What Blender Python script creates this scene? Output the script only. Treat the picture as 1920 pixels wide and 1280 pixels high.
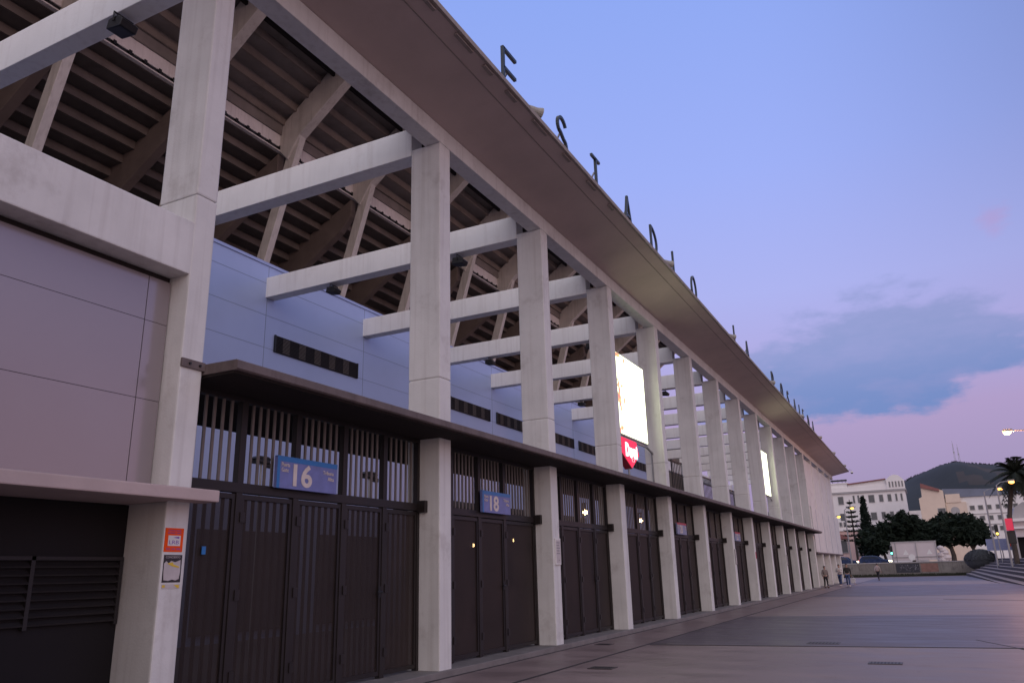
import bpy, bmesh, math, random
from mathutils import Vector, Matrix
R = math.radians
random.seed(7)
S = bpy.context.scene
for o in list(bpy.data.objects):
    bpy.data.objects.remove(o)
COL = S.collection

# ------------------------------------------------------------------ camera
cam = bpy.data.cameras.new('Camera'); co = bpy.data.objects.new('Camera', cam); COL.objects.link(co)
cam.sensor_width = 36; cam.lens = 1464.6/1920*36; cam.clip_start = .05; cam.clip_end = 6000
yaw, pit, rol = R(-26.781), R(16.581), R(-1.539)
fw = Vector((math.sin(yaw)*math.cos(pit), math.cos(yaw)*math.cos(pit), math.sin(pit)))
rt = Vector((math.cos(yaw), -math.sin(yaw), 0)); up = rt.cross(fw)
r_ = rt*math.cos(rol)+up*math.sin(rol); u_ = -rt*math.sin(rol)+up*math.cos(rol)
co.matrix_world = Matrix(((r_.x, u_.x, -fw.x, 0), (r_.y, u_.y, -fw.y, 0), (r_.z, u_.z, -fw.z, 1.5), (0, 0, 0, 1)))
S.camera = co

# ------------------------------------------------------------------ world (dusk sky)
W = bpy.data.worlds.new('World'); S.world = W; W.use_nodes = True
N = W.node_tree.nodes; L = W.node_tree.links; N.clear()
def s2l(c):
    return tuple((x/255/12.92 if x/255 <= .04045 else ((x/255+.055)/1.055)**2.4) for x in c)+(1,)
def wn(t, **k):
    n = N.new(t)
    for a, b in k.items(): setattr(n, a, b)
    return n
def wmath(op, a, b=None, c=None, clamp=False):
    n = wn('ShaderNodeMath', operation=op, use_clamp=clamp)
    for i, v in enumerate((a, b, c)):
        if v is None: continue
        if isinstance(v, (int, float)): n.inputs[i].default_value = v
        else: L.new(v, n.inputs[i])
    return n.outputs[0]
def wstep(v, lo, hi):
    n = wn('ShaderNodeMapRange', interpolation_type='SMOOTHSTEP')
    L.new(v, n.inputs[0]); n.inputs[1].default_value = lo; n.inputs[2].default_value = hi
    return n.outputs[0]
def wmix(f, a, b):
    n = wn('ShaderNodeMix', data_type='RGBA')
    if isinstance(f, (int, float)): n.inputs[0].default_value = f
    else: L.new(f, n.inputs[0])
    for i, v in ((6, a), (7, b)):
        if isinstance(v, tuple): n.inputs[i].default_value = v
        else: L.new(v, n.inputs[i])
    return n.outputs[2]
tc = wn('ShaderNodeTexCoord'); D = tc.outputs['Generated']
sx = wn('ShaderNodeSeparateXYZ'); L.new(D, sx.inputs[0]); X, Y, Z = sx.outputs
ramp = wn('ShaderNodeValToRGB'); L.new(Z, ramp.inputs[0]); cr = ramp.color_ramp
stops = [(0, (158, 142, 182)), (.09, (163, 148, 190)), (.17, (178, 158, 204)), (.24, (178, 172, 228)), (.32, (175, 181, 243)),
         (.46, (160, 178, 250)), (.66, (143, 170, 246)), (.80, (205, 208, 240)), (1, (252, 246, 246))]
cr.elements[0].position = 0; cr.elements[0].color = s2l(stops[0][1])
cr.elements[1].position = 1; cr.elements[1].color = s2l(stops[-1][1])
for p, c in stops[1:-1]:
    e = cr.elements.new(p); e.color = s2l(c)
sky = ramp.outputs[0]
# cloud bank
mp = wn('ShaderNodeMapping'); L.new(D, mp.inputs[0]); mp.inputs['Scale'].default_value = (11, 11, 30); mp.inputs['Location'].default_value = (1.9, .1, .6)
nz = wn('ShaderNodeTexNoise'); L.new(mp.outputs[0], nz.inputs[0]); nz.inputs['Scale'].default_value = 1; nz.inputs['Detail'].default_value = 7; nz.inputs['Roughness'].default_value = .6
mp2 = wn('ShaderNodeMapping'); L.new(D, mp2.inputs[0]); mp2.inputs['Scale'].default_value = (3, 3, 8); mp2.inputs['Location'].default_value = (4.1, 2.2, .9)
nz2 = wn('ShaderNodeTexNoise'); L.new(mp2.outputs[0], nz2.inputs[0]); nz2.inputs['Scale'].default_value = 1; nz2.inputs['Detail'].default_value = 4
az = wmath('ARCTAN2', X, Y)
n1 = wmath('SUBTRACT', nz.outputs[0], .5); n2 = wmath('SUBTRACT', nz2.outputs[0], .5)
eb = wmath('ADD', wmath('ADD', Z, wmath('MULTIPLY', n1, .07)), wmath('MULTIPLY', n2, .04))
azs = wmath('ADD', az, .02)
et = wmath('ADD', wmath('ADD', wmath('ADD', Z, wmath('MULTIPLY', n1, .17)), wmath('MULTIPLY', n2, .05)), wmath('MULTIPLY', wmath('MULTIPLY', azs, azs), 2.4))
bot = wmath('SUBTRACT', eb, wmath('MULTIPLY', wstep(az, .0, .14), .030))
low = wstep(bot, .162, .178)
topl = wmath('SUBTRACT', 1.0, wstep(et, .272, .318))
left = wstep(az, -.34, -.15)
mask = wmath('MULTIPLY', wmath('MULTIPLY', low, topl), left)
mask = wmath('MULTIPLY', mask, wmath('ADD', .45, wmath('MULTIPLY', nz.outputs[0], 1.0), clamp=True))
cloudc = wmix(wstep(Z, .17, .27), s2l((112, 140, 200)), s2l((146, 158, 212)))
sky = wmix(wmath('MULTIPLY', mask, .95), sky, cloudc)
# one small pink puff
vs = wn('ShaderNodeVectorMath', operation='DISTANCE'); L.new(D, vs.inputs[0]); vs.inputs[1].default_value = (.1159, .9277, .3549)
puff = wmath('SUBTRACT', 1.0, wstep(wmath('ADD', vs.outputs['Value'], wmath('MULTIPLY', n1, .07)), .002, .024))
sky = wmix(wmath('MULTIPLY', puff, .42), sky, s2l((200, 160, 212)))
# afterglow on the sunset side, behind and right of the camera
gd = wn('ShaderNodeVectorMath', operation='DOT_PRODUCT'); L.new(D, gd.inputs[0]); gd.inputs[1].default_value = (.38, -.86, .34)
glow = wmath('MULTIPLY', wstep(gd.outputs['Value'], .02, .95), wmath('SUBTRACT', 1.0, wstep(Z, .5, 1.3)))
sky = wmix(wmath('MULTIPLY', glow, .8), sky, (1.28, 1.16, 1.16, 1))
gp = wn('ShaderNodeVectorMath', operation='DOT_PRODUCT'); L.new(D, gp.inputs[0]); gp.inputs[1].default_value = (.98, -.15, .1)
pk = wmath('MULTIPLY', wstep(gp.outputs['Value'], .3, 1.0), wmath('SUBTRACT', 1.0, wstep(Z, .05, .5)))
sky = wmix(wmath('MULTIPLY', pk, .7), sky, (.78, .50, .47, 1))
dim = wmath('SUBTRACT', 1.0, wmath('MULTIPLY', wmath('MULTIPLY', wstep(az, -.15, .45), wstep(Z, .1, .5)), wmath('SUBTRACT', 1.0, wstep(az, .9, 1.6))))
dm = wn('ShaderNodeVectorMath', operation='SCALE'); L.new(sky, dm.inputs[0]); L.new(wmath('ADD', .62, wmath('MULTIPLY', dim, .38)), dm.inputs['Scale']); sky = dm.outputs[0]
sky = wmix(wstep(Z, -.02, .0), s2l((86, 78, 92)), sky)
ns = wn('ShaderNodeTexSky', sky_type='NISHITA'); ns.sun_disc = False; ns.sun_elevation = R(1.0); ns.sun_rotation = R(115); ns.altitude = 20
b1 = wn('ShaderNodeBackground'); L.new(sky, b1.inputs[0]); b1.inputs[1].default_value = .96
b2 = wn('ShaderNodeBackground'); L.new(ns.outputs[0], b2.inputs[0]); b2.inputs[1].default_value = .02
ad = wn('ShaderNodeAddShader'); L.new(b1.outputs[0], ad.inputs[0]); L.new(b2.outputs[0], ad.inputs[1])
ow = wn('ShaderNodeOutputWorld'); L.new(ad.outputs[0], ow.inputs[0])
# the last light of a sun already at the horizon
sl = bpy.data.lights.new('Sun', 'SUN'); so = bpy.data.objects.new('Sun', sl); COL.objects.link(so)
sl.energy = .18; sl.angle = R(25); sl.color = (1, .72, .62)
so.rotation_euler = Vector((-.7, .7, -.16)).to_track_quat('-Z', 'Y').to_euler()
S.view_settings.view_transform = 'Standard'; S.view_settings.look = 'None'; S.view_settings.exposure = 0; S.view_settings.gamma = 1

# ------------------------------------------------------------------ materials
def mat(name, col, rough=.8, metal=0, var=.12, scale=2.0, streak=0, bump=0, bscale=40, spec=.5, alpha=1, emit=None, estr=0, grime=0, coords='Object'):
    m = bpy.data.materials.new(name); m.use_nodes = True
    nt = m.node_tree; b = nt.nodes['Principled BSDF']; ln = nt.links
    b.inputs['Roughness'].default_value = rough; b.inputs['Metallic'].default_value = metal
    b.inputs['Specular IOR Level'].default_value = spec
    c = tuple(col)+(1,)
    b.inputs['Base Color'].default_value = c
    if alpha < 1: b.inputs['Alpha'].default_value = alpha
    if emit:
        b.inputs['Emission Color'].default_value = tuple(emit)+(1,); b.inputs['Emission Strength'].default_value = estr
    t = nt.nodes.new('ShaderNodeTexCoord')
    if var:
        mpn = nt.nodes.new('ShaderNodeMapping'); ln.new(t.outputs[coords], mpn.inputs[0])
        n = nt.nodes.new('ShaderNodeTexNoise'); ln.new(mpn.outputs[0], n.inputs[0]); n.inputs['Scale'].default_value = scale; n.inputs['Detail'].default_value = 8; n.inputs['Roughness'].default_value = .6
        rp = nt.nodes.new('ShaderNodeValToRGB'); ln.new(n.outputs[0], rp.inputs[0])
        rp.color_ramp.elements[0].position = .3; rp.color_ramp.elements[1].position = .7
        rp.color_ramp.elements[0].color = tuple(x*(1-var) for x in col)+(1,); rp.color_ramp.elements[1].color = tuple(min(1, x*(1+var*.6)) for x in col)+(1,)
        out = rp.outputs[0]
        if streak:
            m2 = nt.nodes.new('ShaderNodeMapping'); ln.new(t.outputs[coords], m2.inputs[0]); m2.inputs['Scale'].default_value = (9, 9, .35)
            n2 = nt.nodes.new('ShaderNodeTexNoise'); ln.new(m2.outputs[0], n2.inputs[0]); n2.inputs['Scale'].default_value = 1; n2.inputs['Detail'].default_value = 6
            r2 = nt.nodes.new('ShaderNodeValToRGB'); ln.new(n2.outputs[0], r2.inputs[0]); r2.color_ramp.elements[0].position = .5; r2.color_ramp.elements[1].position = .72
            mx = nt.nodes.new('ShaderNodeMix'); mx.data_type = 'RGBA'; mx.blend_type = 'MULTIPLY'
            mm = nt.nodes.new('ShaderNodeMath'); mm.operation = 'MULTIPLY'; ln.new(r2.outputs[0], mm.inputs[0]); mm.inputs[1].default_value = streak
            ln.new(mm.outputs[0], mx.inputs[0]); ln.new(out, mx.inputs[6]); mx.inputs[7].default_value = (.55, .5, .47, 1); out = mx.outputs[2]
        if grime:
            n3 = nt.nodes.new('ShaderNodeTexNoise'); ln.new(t.outputs[coords], n3.inputs[0]); n3.inputs['Scale'].default_value = 1.1; n3.inputs['Detail'].default_value = 10; n3.inputs['Roughness'].default_value = .7
            r3 = nt.nodes.new('ShaderNodeValToRGB'); ln.new(n3.outputs[0], r3.inputs[0]); r3.color_ramp.elements[0].position = .56; r3.color_ramp.elements[1].position = .68
            mm = nt.nodes.new('ShaderNodeMath'); mm.operation = 'MULTIPLY'; ln.new(r3.outputs[0], mm.inputs[0]); mm.inputs[1].default_value = grime
            mx = nt.nodes.new('ShaderNodeMix'); mx.data_type = 'RGBA'; mx.blend_type = 'MULTIPLY'
            ln.new(mm.outputs[0], mx.inputs[0]); ln.new(out, mx.inputs[6]); mx.inputs[7].default_value = (.5, .45, .42, 1); out = mx.outputs[2]
        ln.new(out, b.inputs['Base Color'])
        rr = nt.nodes.new('ShaderNodeMapRange'); ln.new(n.outputs[0], rr.inputs[0]); rr.inputs[3].default_value = max(0, rough-.12); rr.inputs[4].default_value = min(1, rough+.12)
        ln.new(rr.outputs[0], b.inputs['Roughness'])
    if bump:
        nb = nt.nodes.new('ShaderNodeTexNoise'); ln.new(t.outputs[coords], nb.inputs[0]); nb.inputs['Scale'].default_value = bscale; nb.inputs['Detail'].default_value = 6
        bn = nt.nodes.new('ShaderNodeBump'); bn.inputs['Strength'].default_value = bump; bn.inputs['Distance'].default_value = .02
        ln.new(nb.outputs[0], bn.inputs['Height']); ln.new(bn.outputs[0], b.inputs['Normal'])
    return m
M = {}
M['conc'] = mat('painted_concrete', (.70, .695, .685), .75, var=.10, scale=1.4, streak=.28, bump=.15, grime=.36)
M['beamc'] = mat('beam_concrete', (.88, .87, .86), .75, var=.07, scale=1.1, streak=.22, bump=.1, grime=.2)
M['soffit'] = mat('soffit_paint', (.52, .425, .40), .8, var=.10, scale=.8, bump=.05, grime=.12)
M['rooft'] = mat('roof_edge_render', (.30, .26, .24), .85, var=.2, scale=3, streak=.3)
M['canopy'] = mat('weathered_brown_render', (.15, .118, .116), .75, var=.25, scale=3, streak=.5, bump=.15, grime=.4)
M['soffit_gap'] = mat('black_soffit_and_gap_shade', (.035, .028, .028), .9, var=.2, scale=3, spec=.2)  # black canopy soffit; also paints the shadow gap below the fascia
M['pinkslab'] = mat('pink_grey_render', (.50, .40, .39), .75, var=.10, scale=2.5, bump=.1, grime=.25)
M['bluewall'] = mat('blue_grey_cladding', (.38, .46, .70), .36, metal=.12, var=.05, scale=.6)
M['joint'] = mat('dark_joint', (.22, .26, .38), .7, var=0)
M['panel'] = mat('lilac_composite_panel', (.35, .31, .33), .18, metal=.4, var=.04, scale=.7)
M['coping'] = mat('blue_coping', (.36, .42, .62), .4, metal=.3, var=.06)
M['standd'] = mat('shade_darkened_concrete', (.135, .112, .10), .9, var=.25, scale=1.2, grime=.4)  # lower tier treads: deep shade put into a darker concrete colour
M['standd2'] = mat('shade_darkened_riser_concrete', (.16, .128, .113), .9, var=.25, scale=1.2, grime=.4)  # lower tier risers, darkened for the same deep shade
M['standr'] = mat('brown_raker_concrete', (.17, .13, .115), .9, var=.2, scale=1.2, grime=.4)  # lower rakers: shade under the tier is in the colour
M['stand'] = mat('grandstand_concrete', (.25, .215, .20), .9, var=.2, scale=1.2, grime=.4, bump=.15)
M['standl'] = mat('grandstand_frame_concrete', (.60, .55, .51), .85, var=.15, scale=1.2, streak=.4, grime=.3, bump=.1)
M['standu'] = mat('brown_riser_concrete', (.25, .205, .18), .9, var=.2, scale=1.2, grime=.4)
M['band'] = mat('pale_fascia', (.78, .72, .70), .8, var=.12, scale=2, streak=.3)
M['gate'] = mat('brown_gate_steel', (.022, .0165, .0155), .5, metal=.2, var=.2, scale=4, grime=.3)
M['bars'] = mat('gate_bar_steel', (.17, .145, .13), .5, metal=.2, var=.15, scale=4)
M['mesh'] = mat('perforated_brown_sheet', (.034, .0245, .022), .6, spec=.25, metal=.1, var=.15, scale=3, alpha=.86, grime=.3)
M['mesh2'] = mat('close_perforated_brown_sheet', (.038, .0265, .0235), .6, spec=.25, metal=.1, var=.3, scale=1.3, alpha=.92, grime=.4)
M['black'] = mat('black_metal', (.02, .02, .022), .45, metal=.3, var=.1)
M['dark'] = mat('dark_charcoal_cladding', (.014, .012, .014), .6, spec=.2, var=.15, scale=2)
M['louver'] = mat('dark_louver', (.026, .022, .024), .6, metal=.2, var=.15)
M['inner'] = mat('inner_dark_wall', (.06, .055, .06), .8, var=.2)
M['innerf'] = mat('inner_floor', (.10, .09, .09), .6, var=.2)
M['letter'] = mat('dark_blue_steel', (.045, .055, .065), .35, metal=.5, var=.1)
M['grey'] = mat('grey_metal', (.30, .30, .31), .45, metal=.5, var=.1)
M['greyp'] = mat('weathered_grey_housing', (.34, .33, .31), .6, metal=.2, var=.15, scale=8)
M['white'] = mat('white_paint', (.72, .70, .68), .5, var=.08, scale=5)
M['blue'] = mat('faded_blue_sign', (.17, .20, .47), .4, var=.18, scale=5, grime=.25)
M['bluel'] = mat('bright_blue_sign_edge', (.02, .18, .50), .4, var=.1, scale=5)
M['palesign'] = mat('pale_blue_sign', (.28, .31, .48), .4, var=.1, scale=5)
M['redpaint'] = mat('red_sign_edge', (.45, .02, .05), .4, var=.1)
M['glyph'] = mat('pale_lettering', (.72, .64, .60), .5, var=.1, scale=9)
M['orange'] = mat('orange_poster', (.88, .09, .004), .6, spec=.2, var=.06, scale=6)
M['violet'] = mat('violet_ink', (.22, .10, .42), .5, var=0)
M['paper'] = mat('torn_white_paper', (.55, .50, .50), .7, var=.12, scale=12)
M['yellow'] = mat('yellow_paper', (.75, .52, .05), .6, var=.1)
M['inkblack'] = mat('black_poster', (.03, .022, .025), .5, var=.2, scale=9)
M['plinth'] = mat('plinth_concrete', (.20, .18, .175), .7, var=.2, scale=3, grime=.5, bump=.2)
def emitm(name, c, s, base=(.5, .5, .5)):
    return mat(name, base, .5, var=0, emit=c, estr=s)
M['warm'] = emitm('warm_lamp', (1, .62, .28), 26)
M['orangelamp'] = emitm('sodium_lamp', (1, .36, .05), 7)
M['yellowlamp'] = emitm('yellow_lamp', (1, .60, .04), 3.2)
M['redlit'] = emitm('lit_red_sign', (1, .015, .075), 1.0, (.6, .02, .06))
M['whitelit'] = emitm('lit_white_letter', (1, .97, .95), 1.6)
M['hotlamp'] = emitm('bright_sodium_lamp', (1, .50, .16), 7)
M['green'] = emitm('green_signal', (.1, 1, .65), 5)
M['redlamp'] = emitm('red_tail_lamp', (1, .05, .06), 2)
M['headlamp'] = emitm('headlamp', (1, .92, .6), 7)

def ground_mat(name, col, rough, var, dark):
    m = mat(name, col, rough, var=var, scale=.22, bump=.10, bscale=60, grime=dark, coords='Object', spec=.4)
    nt = m.node_tree; ln = nt.links; b = nt.nodes['Principled BSDF']; src = b.inputs['Base Color'].links[0].from_socket
    t = nt.nodes.new('ShaderNodeTexCoord'); mp_ = nt.nodes.new('ShaderNodeMapping'); ln.new(t.outputs['Object'], mp_.inputs[0]); mp_.inputs['Scale'].default_value = (.5, 1.6, 1); mp_.inputs['Rotation'].default_value = (0, 0, .25)
    n = nt.nodes.new('ShaderNodeTexNoise'); ln.new(mp_.outputs[0], n.inputs[0]); n.inputs['Scale'].default_value = 1.0; n.inputs['Detail'].default_value = 9; n.inputs['Roughness'].default_value = .68
    r = nt.nodes.new('ShaderNodeValToRGB'); ln.new(n.outputs[0], r.inputs[0]); r.color_ramp.elements[0].position = .36; r.color_ramp.elements[0].color = (.74, .71, .71, 1); r.color_ramp.elements[1].position = .62; r.color_ramp.elements[1].color = (1.08, 1.05, 1.03, 1)
    x = nt.nodes.new('ShaderNodeMix'); x.data_type = 'RGBA'; x.blend_type = 'MULTIPLY'; x.inputs[0].default_value = 1; ln.new(src, x.inputs[6]); ln.new(r.outputs[0], x.inputs[7]); ln.new(x.outputs[2], b.inputs['Base Color'])
    v = nt.nodes.new('ShaderNodeTexNoise'); ln.new(t.outputs['Object'], v.inputs[0]); v.inputs['Scale'].default_value = 9; v.inputs['Detail'].default_value = 3
    rv = nt.nodes.new('ShaderNodeValToRGB'); ln.new(v.outputs[0], rv.inputs[0]); rv.color_ramp.elements[0].position = .27; rv.color_ramp.elements[0].color = (.35, .33, .33, 1); rv.color_ramp.elements[1].position = .30; rv.color_ramp.elements[1].color = (1, 1, 1, 1)
    y = nt.nodes.new('ShaderNodeMix'); y.data_type = 'RGBA'; y.blend_type = 'MULTIPLY'; y.inputs[0].default_value = .8; ln.new(x.outputs[2], y.inputs[6]); ln.new(rv.outputs[0], y.inputs[7]); ln.new(y.outputs[2], b.inputs['Base Color'])
    mr = nt.nodes.new('ShaderNodeMapRange'); ln.new(n.outputs[0], mr.inputs[0]); mr.inputs[1].default_value = .3; mr.inputs[2].default_value = .7; mr.inputs[3].default_value = rough-.14; mr.inputs[4].default_value = rough+.16; ln.new(mr.outputs[0], b.inputs['Roughness'])
    return m
M['ground'] = ground_mat('worn_paving_concrete', (.25, .192, .190), .48, .16, .35)
M['asph'] = ground_mat('dark_blue_paving_band', (.118, .098, .115), .44, .16, .25)
M['strip'] = ground_mat('kerb_strip_paving', (.25, .193, .190), .46, .16, .35)
M['line'] = mat('paving_joint', (.045, .038, .04), .8, var=.2, scale=4)
M['drain'] = mat('drain_iron', (.085, .07, .07), .5, metal=.3, var=.2, scale=6)

def billboard_mat():
    m = bpy.data.materials.new('lit_advert_panel'); m.use_nodes = True; nt = m.node_tree; b = nt.nodes['Principled BSDF']; ln = nt.links
    t = nt.nodes.new('ShaderNodeTexCoord'); n = nt.nodes.new('ShaderNodeTexNoise'); ln.new(t.outputs['Object'], n.inputs[0]); n.inputs['Scale'].default_value = 3.2; n.inputs['Detail'].default_value = 5
    sp = nt.nodes.new('ShaderNodeSeparateXYZ'); ln.new(t.outputs['Object'], sp.inputs[0])
    mr = nt.nodes.new('ShaderNodeMapRange'); ln.new(sp.outputs[1], mr.inputs[0]); mr.inputs[1].default_value = .7; mr.inputs[2].default_value = 2.2; mr.inputs[3].default_value = -.10; mr.inputs[4].default_value = .07
    a = nt.nodes.new('ShaderNodeMath'); ln.new(n.outputs[0], a.inputs[0]); ln.new(mr.outputs[0], a.inputs[1])
    r = nt.nodes.new('ShaderNodeValToRGB'); ln.new(a.outputs[0], r.inputs[0]); e = r.color_ramp.elements
    e[0].position = .27; e[0].color = (.30, .03, .015, 1); e[1].position = .33; e[1].color = (.36, .24, .015, 1)
    for p, c in ((.37, (.9, 1, .62, 1)), (.70, (.9, 1, .64, 1)), (.72, (.24, .28, .15, 1)), (.735, (.9, 1, .64, 1))):
        x = e.new(p); x.color = c
    ln.new(r.outputs[0], b.inputs['Emission Color']); b.inputs['Emission Strength'].default_value = 3.0
    b.inputs['Base Color'].default_value = (.7, .7, .65, 1)
    return m
M['advert'] = billboard_mat()

# ------------------------------------------------------------------ mesh helpers
class MB:
    def __init__(s): s.v = []; s.f = []; s.mi = []; s.m = 0
    def box(s, x0, x1, y0, y1, z0, z1):
        i = len(s.v)
        s.v += [(x, y, z) for z in (z0, z1) for x, y in ((x0, y0), (x1, y0), (x1, y1), (x0, y1))]
        for q in ((3, 2, 1, 0), (4, 5, 6, 7), (0, 1, 5, 4), (1, 2, 6, 5), (2, 3, 7, 6), (3, 0, 4, 7)):
            s.f.append([i+k for k in q]); s.mi.append(s.m)
        return s
    def prism(s, pts, axis, a, b):
        """polygon pts extruded along axis ('x','y','z') from a to b"""
        i = len(s.v); n = len(pts)
        def w(p, t):
            return {'x': (t, p[0], p[1]), 'y': (p[0], t, p[1]), 'z': (p[0], p[1], t)}[axis]
        s.v += [w(p, a) for p in pts]+[w(p, b) for p in pts]
        s.f.append([i+k for k in range(n)]); s.f.append([i+n+k for k in reversed(range(n))]); s.mi += [s.m, s.m]
        for k in range(n):
            k2 = (k+1) % n
            s.f.append([i+k, i+n+k, i+n+k2, i+k2]); s.mi.append(s.m)
        return s
    def bar(s, a, b, w, h=None):
        """square bar between two points"""
        h = h or w; a = Vector(a); b = Vector(b); d = (b-a).normalized()
        ref = Vector((0, 0, 1)) if abs(d.z) < .9 else Vector((1, 0, 0))
        p = d.cross(ref).normalized()*w/2; q = d.cross(p).normalized()*h/2
        i = len(s.v)
        for c in (a, b): s.v += [tuple(c+x) for x in (p+q, p-q, -p-q, -p+q)]
        for k in range(4):
            k2 = (k+1) % 4; s.f.append([i+k, i+k2, i+4+k2, i+4+k]); s.mi.append(s.m)
        s.f.append([i+3, i+2, i+1, i]); s.f.append([i+4, i+5, i+6, i+7]); s.mi += [s.m]*2
        return s
    def tube(s, pts, r, n=10):
        pts = [Vector(p) for p in pts]; rs = r if isinstance(r, (list, tuple)) else [r]*len(pts)
        i = len(s.v); prev = None
        for k, p in enumerate(pts):
            d = (pts[min(k+1, len(pts)-1)]-pts[max(k-1, 0)]).normalized()
            ref = prev or (Vector((0, 0, 1)) if abs(d.z) < .9 else Vector((1, 0, 0)))
            a = (ref-d*ref.dot(d)).normalized(); prev = a; b = d.cross(a)
            s.v += [tuple(p+(a*math.cos(t)+b*math.sin(t))*rs[k]) for t in (2*math.pi*j/n for j in range(n))]
        for k in range(len(pts)-1):
            for j in range(n):
                j2 = (j+1) % n; s.f.append([i+k*n+j, i+k*n+j2, i+(k+1)*n+j2, i+(k+1)*n+j]); s.mi.append(s.m)
        s.f.append([i+j for j in reversed(range(n))]); e = i+(len(pts)-1)*n; s.f.append([e+j for j in range(n)]); s.mi += [s.m]*2
        return s
    def quad(s, a, b, c, d):
        i = len(s.v); s.v += [tuple(a), tuple(b), tuple(c), tuple(d)]; s.f.append([i, i+1, i+2, i+3]); s.mi.append(s.m); return s
    def ball(s, c, r, n=10, sq=(1, 1, 1)):
        i = len(s.v); rows = n//2
        for a in range(rows+1):
            t = math.pi*a/rows
            for j in range(n):
                p = 2*math.pi*j/n
                s.v.append((c[0]+r*sq[0]*math.sin(t)*math.cos(p), c[1]+r*sq[1]*math.sin(t)*math.sin(p), c[2]+r*sq[2]*math.cos(t)))
        for a in range(rows):
            for j in range(n):
                j2 = (j+1) % n
                s.f.append([i+a*n+j, i+(a+1)*n+j, i+(a+1)*n+j2, i+a*n+j2]); s.mi.append(s.m)
        return s
    def build(s, name, mats, parent=None, bevel=0, smooth=False, label=None, local=False, segs=2):
        me = bpy.data.meshes.new(name)
        off = Vector((0, 0, 0))
        if parent is not None and not local: off = WORLD[parent.name]
        me.from_pydata([tuple(Vector(v)-off) for v in s.v], [], s.f)
        for mm in (mats if isinstance(mats, (list, tuple)) else [mats]): me.materials.append(M[mm] if isinstance(mm, str) else mm)
        me.polygons.foreach_set('material_index', s.mi)
        bm = bmesh.new(); bm.from_mesh(me)
        bmesh.ops.recalc_face_normals(bm, faces=bm.faces) if len(s.f) < 3000 else None
        if bevel:
            ed = [e for e in bm.edges if len(e.link_faces) == 2 and e.calc_face_angle(0) > .5]
            bmesh.ops.bevel(bm, geom=ed, offset=bevel, segments=segs, profile=.6, affect='EDGES', clamp_overlap=True)
        bm.to_mesh(me); bm.free()
        if smooth: me.polygons.foreach_set('use_smooth', [True]*len(me.polygons))
        o = bpy.data.objects.new(name, me); COL.objects.link(o)
        if parent is not None:
            o.parent = parent
            WORLD[o.name] = off.copy()
        else: WORLD[o.name] = Vector((0, 0, 0))
        if label: o['label'] = label
        return o
WORLD = {}
def tag(o, label, cat, group=None):
    o['label'] = label; o['category'] = cat
    if group: o['group'] = group
    return o
def thing(name, loc, label, cat, group=None, rz=0):
    o = bpy.data.objects.new(name, None); COL.objects.link(o); o.location = loc; o.rotation_euler = (0, 0, rz); o.empty_display_size = .2
    WORLD[o.name] = Vector(loc)
    return tag(o, label, cat, group)
def struct(o): o['kind'] = 'structure'; return o
def text_mesh(txt, size, name, m, parent, origin, right, upv, extrude=.003, width=None, bold=0):
    """flat lettering as a mesh lying in the plane spanned by right/upv (world)"""
    cu = bpy.data.curves.new('t', 'FONT'); cu.body = txt; cu.size = size; cu.extrude = extrude; cu.resolution_u = 4; cu.offset = bold
    t = bpy.data.objects.new('t', cu); COL.objects.link(t)
    bpy.context.view_layer.update()
    me = bpy.data.meshes.new_from_object(t.evaluated_get(bpy.context.evaluated_depsgraph_get()))
    bpy.data.objects.remove(t); bpy.data.curves.remove(cu)
    xs = [v.co.x for v in me.vertices]; x0, x1 = min(xs), max(xs); k = (width/(x1-x0)) if width else 1
    right = Vector(right); upv = Vector(upv); nn = right.cross(upv); off = WORLD[parent.name] if parent else Vector((0, 0, 0))
    for v in me.vertices:
        v.co = Vector(origin)+right*((v.co.x-x0)*k)+upv*v.co.y+nn*v.co.z-off
    me.name = name; me.materials.clear(); me.materials.append(M[m])
    o = bpy.data.objects.new(name, me); COL.objects.link(o); o.parent = parent; WORLD[o.name] = off
    return o

# ------------------------------------------------------------------ dimensions
FX = -6.97                      # outer face of the colonnade
BAY = 4.44; Y2 = 11.39          # far edge of the column between gates 16 and 18
CW = .365
YK = [Y2+BAY*k for k in range(16)]      # far edges of the regular columns
Y1 = 6.03                               # column at the end of gate 16's bay
Y0 = 1.60                               # column out of the frame
WX = -15.6                              # recessed concourse wall

# ------------------------------------------------------------------ ground
g = MB(); g.quad((-600, -60, 0), (600, -60, 0), (600, 112, 0), (-600, 112, 0)); struct(g.build('ground', 'ground'))
g = MB(); g.quad((-1500, 112.3, 1.22), (1500, 112.3, 1.22), (1500, 3000, 1.22), (-1500, 3000, 1.22)); struct(g.build('road', 'asph'))
g = MB(); g.quad((-6.86, -10, .004), (-5.62, -10, .004), (-5.62, 96, .004), (-6.86, 96, .004)); struct(g.build('pavement', 'strip'))
g = MB(); g.box(-5.62, -5.56, -10, 96, -.05, .006); g.box(-6.90, -6.83, -10, 80, -.05, .0065); struct(g.build('paving_joint', 'line'))
g = MB()
g.quad((-5.56, 17.0, .004), (40, 19.8, .004), (40, 33.5, .004), (-5.56, 27.2, .004))
g.quad((-5.56, 44, .004), (40, 50, .004), (40, 70, .004), (-5.56, 66, .004))
g.quad((-5.56, 80, .004), (40, 84, .004), (40, 108, .004), (-5.56, 108, .004))
struct(g.build('paving_band', 'asph'))
g = MB(); g.bar((.6, 19.1, .003), (6.5, 2, .003), .025, .01); g.bar((.3, 40, .003), (14, 30, .003), .025, .01); g.bar((-5.5, 17.0, .004), (14, 18.2, .004), .05, .012)
struct(g.build('expansion_joint', 'line'))
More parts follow.
